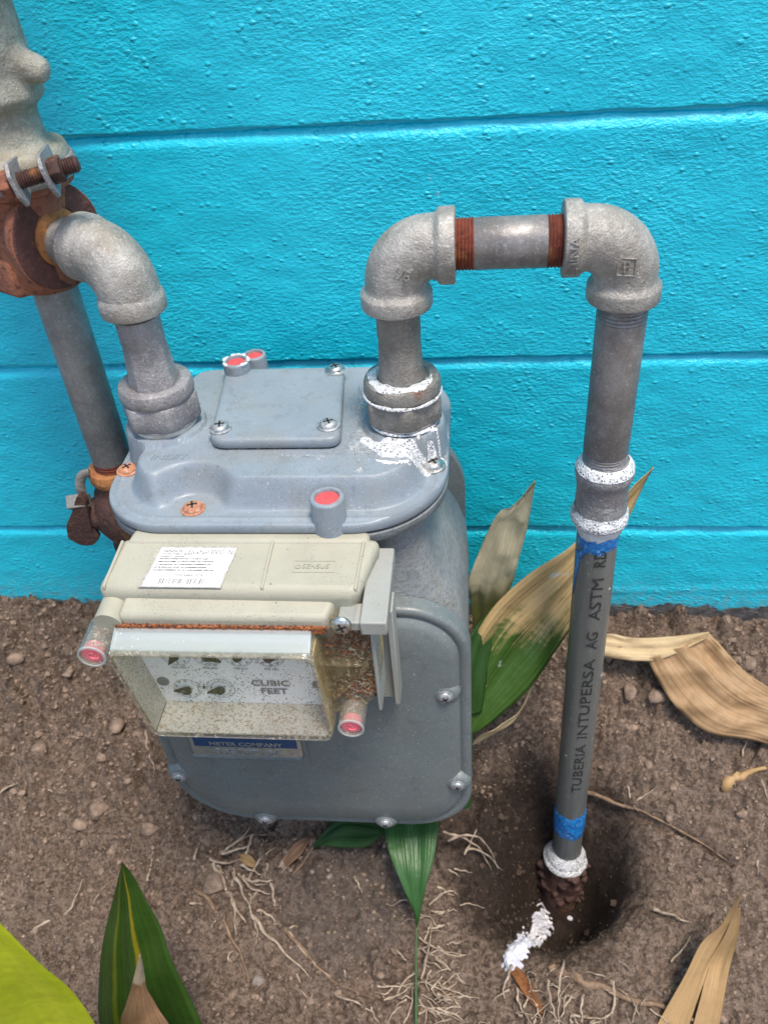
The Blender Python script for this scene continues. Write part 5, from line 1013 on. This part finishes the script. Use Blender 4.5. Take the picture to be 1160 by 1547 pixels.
FIB = [[[-0.0593,-0.2838,0.0252],[-0.0406,-0.2928,0.0203],[-0.0207,-0.2954,0.0163],[-0.0091,-0.2945,0.0143]],[[-0.048,-0.2559,0.0263],[-0.0355,-0.2555,0.0214],[-0.0261,-0.2538,0.0175]],[[-0.0498,-0.2503,0.0279],[-0.0359,-0.2386,0.0251],[-0.0201,-0.2295,0.0213]],[[-0.0505,-0.274,0.0246],[-0.0352,-0.2693,0.0194],[-0.0219,-0.2618,0.0147]],[[-0.0531,-0.286,0.0238],[-0.049,-0.2735,0.0237],[-0.0462,-0.2644,0.0244]],[[-0.0541,-0.3256,0.0278],[-0.0489,-0.3025,0.0352],[-0.0444,-0.2666,0.0295]],[[-0.0817,-0.2972,0.0255],[-0.0737,-0.3045,0.0228],[-0.0706,-0.3062,0.0218]],[[-0.0995,-0.3304,0.016],[-0.0785,-0.3291,0.0155],[-0.0636,-0.3259,0.0167]],[[-0.0927,-0.3419,0.0141],[-0.0751,-0.3356,0.0149],[-0.0622,-0.3242,0.0161]],[[-0.0744,-0.3463,0.014],[-0.0828,-0.3545,0.0128],[-0.0866,-0.3631,0.0123]],[[-0.0573,-0.3344,0.0141],[-0.045,-0.343,0.0133],[-0.0298,-0.3593,0.0121]],[[-0.0508,-0.3462,0.0135],[-0.033,-0.3505,0.0133],[-0.0096,-0.3581,0.0121]],[[-0.0455,-0.3308,0.0137],[-0.0339,-0.3171,0.0164],[-0.0221,-0.3021,0.0167]],[[-0.0418,-0.3015,0.0199],[-0.031,-0.3087,0.0175],[-0.0188,-0.3187,0.0153],[-0.0104,-0.3219,0.0139]],[[-0.0517,-0.3238,0.0167],[-0.0366,-0.329,0.014],[-0.0215,-0.3377,0.0134]],[[-0.0563,-0.3532,0.0134],[-0.0449,-0.347,0.0129],[-0.0155,-0.344,0.013]],[[-0.0706,-0.3617,0.0125],[-0.0641,-0.3456,0.0135],[-0.0637,-0.3243,0.0162]],[[-0.104,-0.3492,0.0137],[-0.1004,-0.3568,0.0127],[-0.094,-0.3634,0.0119]],[[-0.0625,-0.3168,0.0191],[-0.0727,-0.325,0.0166],[-0.0809,-0.3385,0.0143],[-0.0897,-0.3417,0.0139]],[[-0.046,-0.3129,0.0186],[-0.0502,-0.3237,0.0167],[-0.0453,-0.3363,0.0137]],[[-0.0558,-0.2945,0.0225],[-0.0465,-0.2993,0.021],[-0.0343,-0.2991,0.0184]],[[-0.0382,-0.3226,0.0155],[-0.0306,-0.3286,0.0139],[-0.0188,-0.3215,0.0153]],[[-0.0333,-0.3383,0.0135],[-0.0246,-0.3323,0.0134],[-0.0156,-0.3413,0.013]],[[-0.057,-0.3399,0.0141],[-0.0491,-0.35,0.0131],[-0.0502,-0.3611,0.0124]],[[-0.0844,-0.3308,0.0154],[-0.0901,-0.3365,0.0148],[-0.1021,-0.3359,0.0152]],[[-0.0688,-0.3407,0.0146],[-0.0775,-0.345,0.0137],[-0.08,-0.3519,0.0135]],[[-0.0234,-0.2139,0.0364],[-0.0137,-0.2145,0.0351],[-0.0041,-0.2132,0.0238]],[[-0.0299,-0.2141,0.0362],[-0.017,-0.2174,0.0274]],[[-0.0119,-0.2087,0.0593],[0.0008,-0.184,0.0686]],[[-0.1005,-0.2069,0.0613],[-0.0969,-0.1991,0.0663]],[[-0.0112,-0.1995,0.0537],[0.0074,-0.2015,0.053],[0.0287,-0.1919,-0.0039]],[[-0.0354,-0.196,0.0811],[-0.014,-0.2003,0.0788],[0.0043,-0.2006,0.0569],[0.017,-0.2036,0.0174]],[[-0.0293,-0.2017,0.0741],[-0.0079,-0.2,0.0844],[0.0105,-0.1944,0.0582],[0.0252,-0.196,0.0069]],[[-0.0412,-0.258,0.0227],[-0.0263,-0.2522,0.0171]],[[-0.0408,-0.2712,0.0221],[-0.0231,-0.2623,0.0156]],[[-0.0402,-0.2908,0.02],[-0.0253,-0.2975,0.0177],[-0.0092,-0.2944,0.0143]],[[-0.0398,-0.3032,0.0191],[-0.025,-0.3126,0.0168],[-0.011,-0.3221,0.0138]],[[-0.0389,-0.3337,0.0133],[-0.0217,-0.3381,0.0133],[-0.0159,-0.3454,0.0126]],[[-0.0385,-0.347,0.0137],[-0.0215,-0.3509,0.0128],[-0.0074,-0.3583,0.012]],[[-0.0419,-0.2307,0.0304],[-0.0234,-0.2372,0.0198]],[[-0.0416,-0.2417,0.0272],[-0.0296,-0.2346,0.0235],[-0.0189,-0.2344,0.0177]]]
FIBR = [[[0.0357,-0.304,0.0193],[0.0318,-0.317,0.0226],[0.0274,-0.3254,0.0188],[0.0281,-0.3345,0.0138]],[[0.1098,-0.2143,-0.1414],[0.087,-0.3037,0.0291],[0.0805,-0.3291,0.0358],[0.0799,-0.342,0.0291],[0.0787,-0.3557,0.0189]],[[0.0412,-0.3222,0.0125],[0.0416,-0.3346,0.012],[0.0469,-0.3454,0.0125],[0.0539,-0.3549,0.0127]],[[0.071,-0.3195,0.0261],[0.0715,-0.3347,0.0291],[0.075,-0.3466,0.0244],[0.0755,-0.3558,0.0186]],[[0.1053,-0.3283,0.0212],[0.1017,-0.341,0.0214],[0.1027,-0.3528,0.0146]],[[0.1356,-0.3142,0.0218],[0.1341,-0.3357,0.0164],[0.1268,-0.3452,0.0161],[0.1121,-0.3476,0.0143],[0.0961,-0.3449,0.0145]],[[0.0842,-0.3311,0.0131],[0.091,-0.3279,0.0139],[0.0975,-0.3305,0.0135]],[[0.059,-0.3355,0.0127],[0.061,-0.3446,0.0126],[0.0646,-0.3543,0.0125]],[[0.0852,-0.3389,0.0134],[0.0924,-0.331,0.0139],[0.0944,-0.3265,0.0148]],[[0.0912,-0.3463,0.0134],[0.1026,-0.3457,0.0138],[0.1123,-0.3466,0.0135]],[[0.1101,-0.352,0.0134],[0.1146,-0.3479,0.0133]],[[0.0472,-0.3406,0.0122],[0.0499,-0.3344,0.0125],[0.0536,-0.3281,0.013]],[[0.076,-0.3536,0.0126],[0.0831,-0.3464,0.0126],[0.0869,-0.3389,0.0136]],[[0.1335,-0.3134,0.0194],[0.1341,-0.3214,0.0174]],[[0.0563,-0.3549,0.0128],[0.0584,-0.3477,0.0123]],[[0.0452,-0.3485,0.0124],[0.0387,-0.3457,0.012]],[[0.0923,-0.3529,0.0132],[0.0912,-0.3463,0.0134]]]
STONES = [[-0.2234,-0.3308,0.0112,0.006],[-0.1588,-0.2313,0.045,0.0045],[-0.1752,-0.2351,0.0438,0.003],[-0.3674,-0.1967,0.0646,0.008],[-0.273,-0.1439,0.0989,0.006],[0.2723,-0.0989,0.1333,0.007],[0.2805,-0.1667,0.0846,0.005],[0.2541,-0.1232,0.1128,0.004],[-0.5087,-0.1183,0.1253,0.006],[-0.3866,-0.2393,0.0431,0.005],[-0.1811,-0.1985,0.0632,0.006],[-0.0532,-0.2038,0.0479,0.004],[-0.2848,-0.2477,0.0395,0.011],[-0.4272,-0.1837,0.0759,0.01],[-0.4491,-0.1935,0.0701,0.008],[0.2049,-0.0482,0.1811,0.007],[0.1685,-0.0699,0.1611,0.009]]
FOAM = [[0.0841,-0.186,-0.1412],[0.0758,-0.1957,-0.1474],[0.0906,-0.191,-0.1474],[0.0647,-0.2135,-0.1352],[0.0969,-0.1875,-0.1419],[0.0781,-0.2041,-0.1553],[0.0825,-0.181,-0.1345],[0.0497,-0.2747,-0.0043],[0.0407,-0.2862,0.0056],[0.0361,-0.2961,0.0098],[0.0413,-0.3016,0.011],[0.1153,-0.1842,-0.1241],[0.0608,-0.1745,-0.0872]]
def strand(mb, pts, r, seed=0):
    rg = random.Random(seed); pts = [list(p) for p in pts]
    for p in pts: p[2] = max(p[2], gz(p[0], p[1])+r*.4)
    n = max(8, 5*len(pts)); P = crom(pts, n); ph = rg.uniform(0, 6)
    P = [p+Vector((math.sin(i*1.1+ph), math.cos(i*.9+ph), math.sin(i*1.7+ph)*.5-.6*max(0, math.sin(i*.5+ph*3))))*r*.4 for i, p in enumerate(P)]
    R_ = [r*(1.25-.95*(i/n))*(1+.2*math.sin(i*1.9+ph)) for i in range(n+1)]; R_[0] *= .7; R_[-1] *= .5
    return sweep(mb, P, R_, 7)
clump = thing('root_clump', (-.25, -.23, .05), 'clump of bare pale roots lying on the soil left of the meter base', 'roots')
for i, p in enumerate(CLUMP): mb = MB(); strand(mb, p, .0021 if i in (3, 4, 11) else .0015, i); mb.build('root', 'root', clump, smooth=70)
mb = leaf_w([(-.258, -.222, .058), (-.248, -.226, .060), (-.238, -.230, .058)], (0, 1, .3), (.003, .006, .003), 12, .4); mb.build('husk', 'dry_tan', clump, smooth=80, solid=.0006)
TL = {0: 'long curved brown leaf stalk on the soil beside the root clump', 1: 'long thin branching root running down the middle of the bare soil', 14: 'long pale twig curving across the soil at the left edge', 15: 'short upright twig hanging beside the lower left edge of the meter', 24: 'pale broken twig on the smooth soil right of the hole'}
for i, p in enumerate(TWIGS):
    if i not in TL: continue
    mb = MB(); strand(mb, p, .0022 if i == 0 else .0016, 50+i); b = p[0]
    tag(mb.build('twig', 'root_dark' if i in (0, 1) else 'root', None, smooth=70, loc=(b[0], b[1], b[2])), TL[i], 'twig')
mb = MB()
for i, p in enumerate(TWIGS):
    if i not in TL: strand(mb, p, .0011, 50+i)
mb.build('small_twigs', 'root', smooth=70, kind='stuff')
mb = MB()
for i, p in enumerate(FIB): strand(mb, p, .0010 if i < 28 else .0013, 90+i)
for k in range(38):
    a = random.uniform(-.6, .6)+random.choice((0, pi)); x = random.gauss(-.040, .014); y = random.uniform(-.37, -.24); L = random.uniform(.008, .03)
    pts = [(x+math.cos(a)*L*t+random.uniform(-.002, .002), y+math.sin(a)*L*t+random.uniform(-.002, .002), gz(x+math.cos(a)*L*t, y+math.sin(a)*L*t)+.002+.004*math.sin(t*3)) for t in (0, .35, .7, 1)]; strand(mb, pts, random.uniform(.0005, .0009), 300+k)
mb.build('fibrous_roots', 'root', smooth=70, kind='stuff')
mb = MB()
for i, p in enumerate(FIBR): strand(mb, p, .0013, 200+i)
for k in range(40):
    x = random.uniform(.03, .17); y = random.uniform(-.38, -.30); a = random.uniform(0, 6.3); L = random.uniform(.01, .03)
    pts = [(x+math.cos(a)*L*t, y+math.sin(a)*L*t, gz(x+math.cos(a)*L*t, y+math.sin(a)*L*t)+.002+.006*math.sin(t*3)) for t in (0, .35, .7, 1)]; strand(mb, pts, random.uniform(.0005, .0010), 400+k)
mb.build('fibrous_roots', 'root', smooth=70, kind='stuff')
mb = leaf_w([(.036, -.303, .014), (.046, -.316, .016), (.055, -.330, .014), (.066, -.345, .012)], (1, .6, .2), (.004, .006, .005, .002), 20, .4)
tag(mb.build('dry_sheath', 'root_orange', None, smooth=80, solid=.0015, loc=(.05, -.32, .01)), 'wet orange brown sheath below the foam on the soil', 'dry leaf')
mb = MB(); strand(mb, [(.074, -.300, .014), (.10, -.312, .017), (.13, -.322, .017), (.181, -.334, .014), (.22, -.345, .012)], .0045, 7); tag(mb.build('fallen_stalk', 'root_dark', None, smooth=70, loc=(.12, -.32, .015)), 'thick brown fallen stalk lying across the soil at the bottom right', 'stalk')
mb = MB(); strand(mb, [(.262, -.147, .107), (.275, -.140, .112), (.291, -.133, .114), (.33, -.12, .12)], .005, 8); tag(mb.build('root_stub', 'dry_tan', None, smooth=70, loc=(.29, -.13, .11)), 'frayed orange root stub on the bank at the right edge', 'root')
mb = MB(); strand(mb, [(.120, -.128, .062), (.150, -.146, .071), (.20, -.172, .074), (.262, -.205, .062)], .0022, 12); tag(mb.build('buried_root', 'root_dark', None, smooth=70, loc=(.2, -.17, .07)), 'thin dark root along the crack behind the hole', 'root')
SL = ['round pale pebble beside the long brown stalk', 'grey pebble right of the root clump', 'tiny pebble under the meter edge', 'rough clod beside the lower left corner of the meter', 'clod in the shade of the meter bottom', 'round grey snail-sized pebble on the bank at the right', 'small clod near the orange root stub', 'small pale stone on the bank right of the pipe', 'clod at the far left edge of the soil', 'small clod above the foreground leaf', 'smooth clod beneath the middle of the meter', 'tiny stone beside the green leaf blade', 'large round clod touching the root clump', 'large clod left of the meter corner', 'clod left of the meter, next to the large one', 'stone at the foot of the wall right of the pipe', 'stone on the bank beside the grey pipe']
for i, (x, y, z, r) in enumerate(STONES):
    mb = MB(); blob(mb, (x, y, gz(x, y)+r*.35), r, 600+i, .8, 3); tag(mb.build('stone', 'pebble' if i in (0, 1, 2, 5, 7, 15) else 'clod', None, smooth=80, loc=(x, y, z)), SL[i], 'stone', 'stones and clods on the soil')
mb = MB()
P = crom([FOAM[0], FOAM[6], FOAM[3], FOAM[7], FOAM[8], FOAM[9], FOAM[10]], 42)
for i in range(520):
    t = random.random(); p = P[int(t*42)]; w_ = .0095*(1-t)+.0052*t; x = p.x+random.gauss(0, w_*.62); y = p.y+random.gauss(0, w_*.75)
    d_ = math.hypot(x-p.x, y-p.y)/w_; r = random.uniform(.0022, .0048)*max(.45, 1.15-.35*d_)
    blob(mb, (x, y, gz(x, y)+r*.2+max(0, .0045*(1-d_*.6))), r, 3000+i, .8, 1)
x, y, z = FOAM[11]; blob(mb, (x, y, gz(x, y)+.001), .005, 3, .5, 2)
fo = mb.build('soap_foam', 'foam_ground', smooth=80, kind='stuff'); q = fo.modifiers.new('merge', 'REMESH'); q.mode = 'VOXEL'; q.voxel_size = .0009; q.use_smooth_shade = True; q = fo.modifiers.new('soften', 'SMOOTH'); q.factor = .6; q.iterations = 4
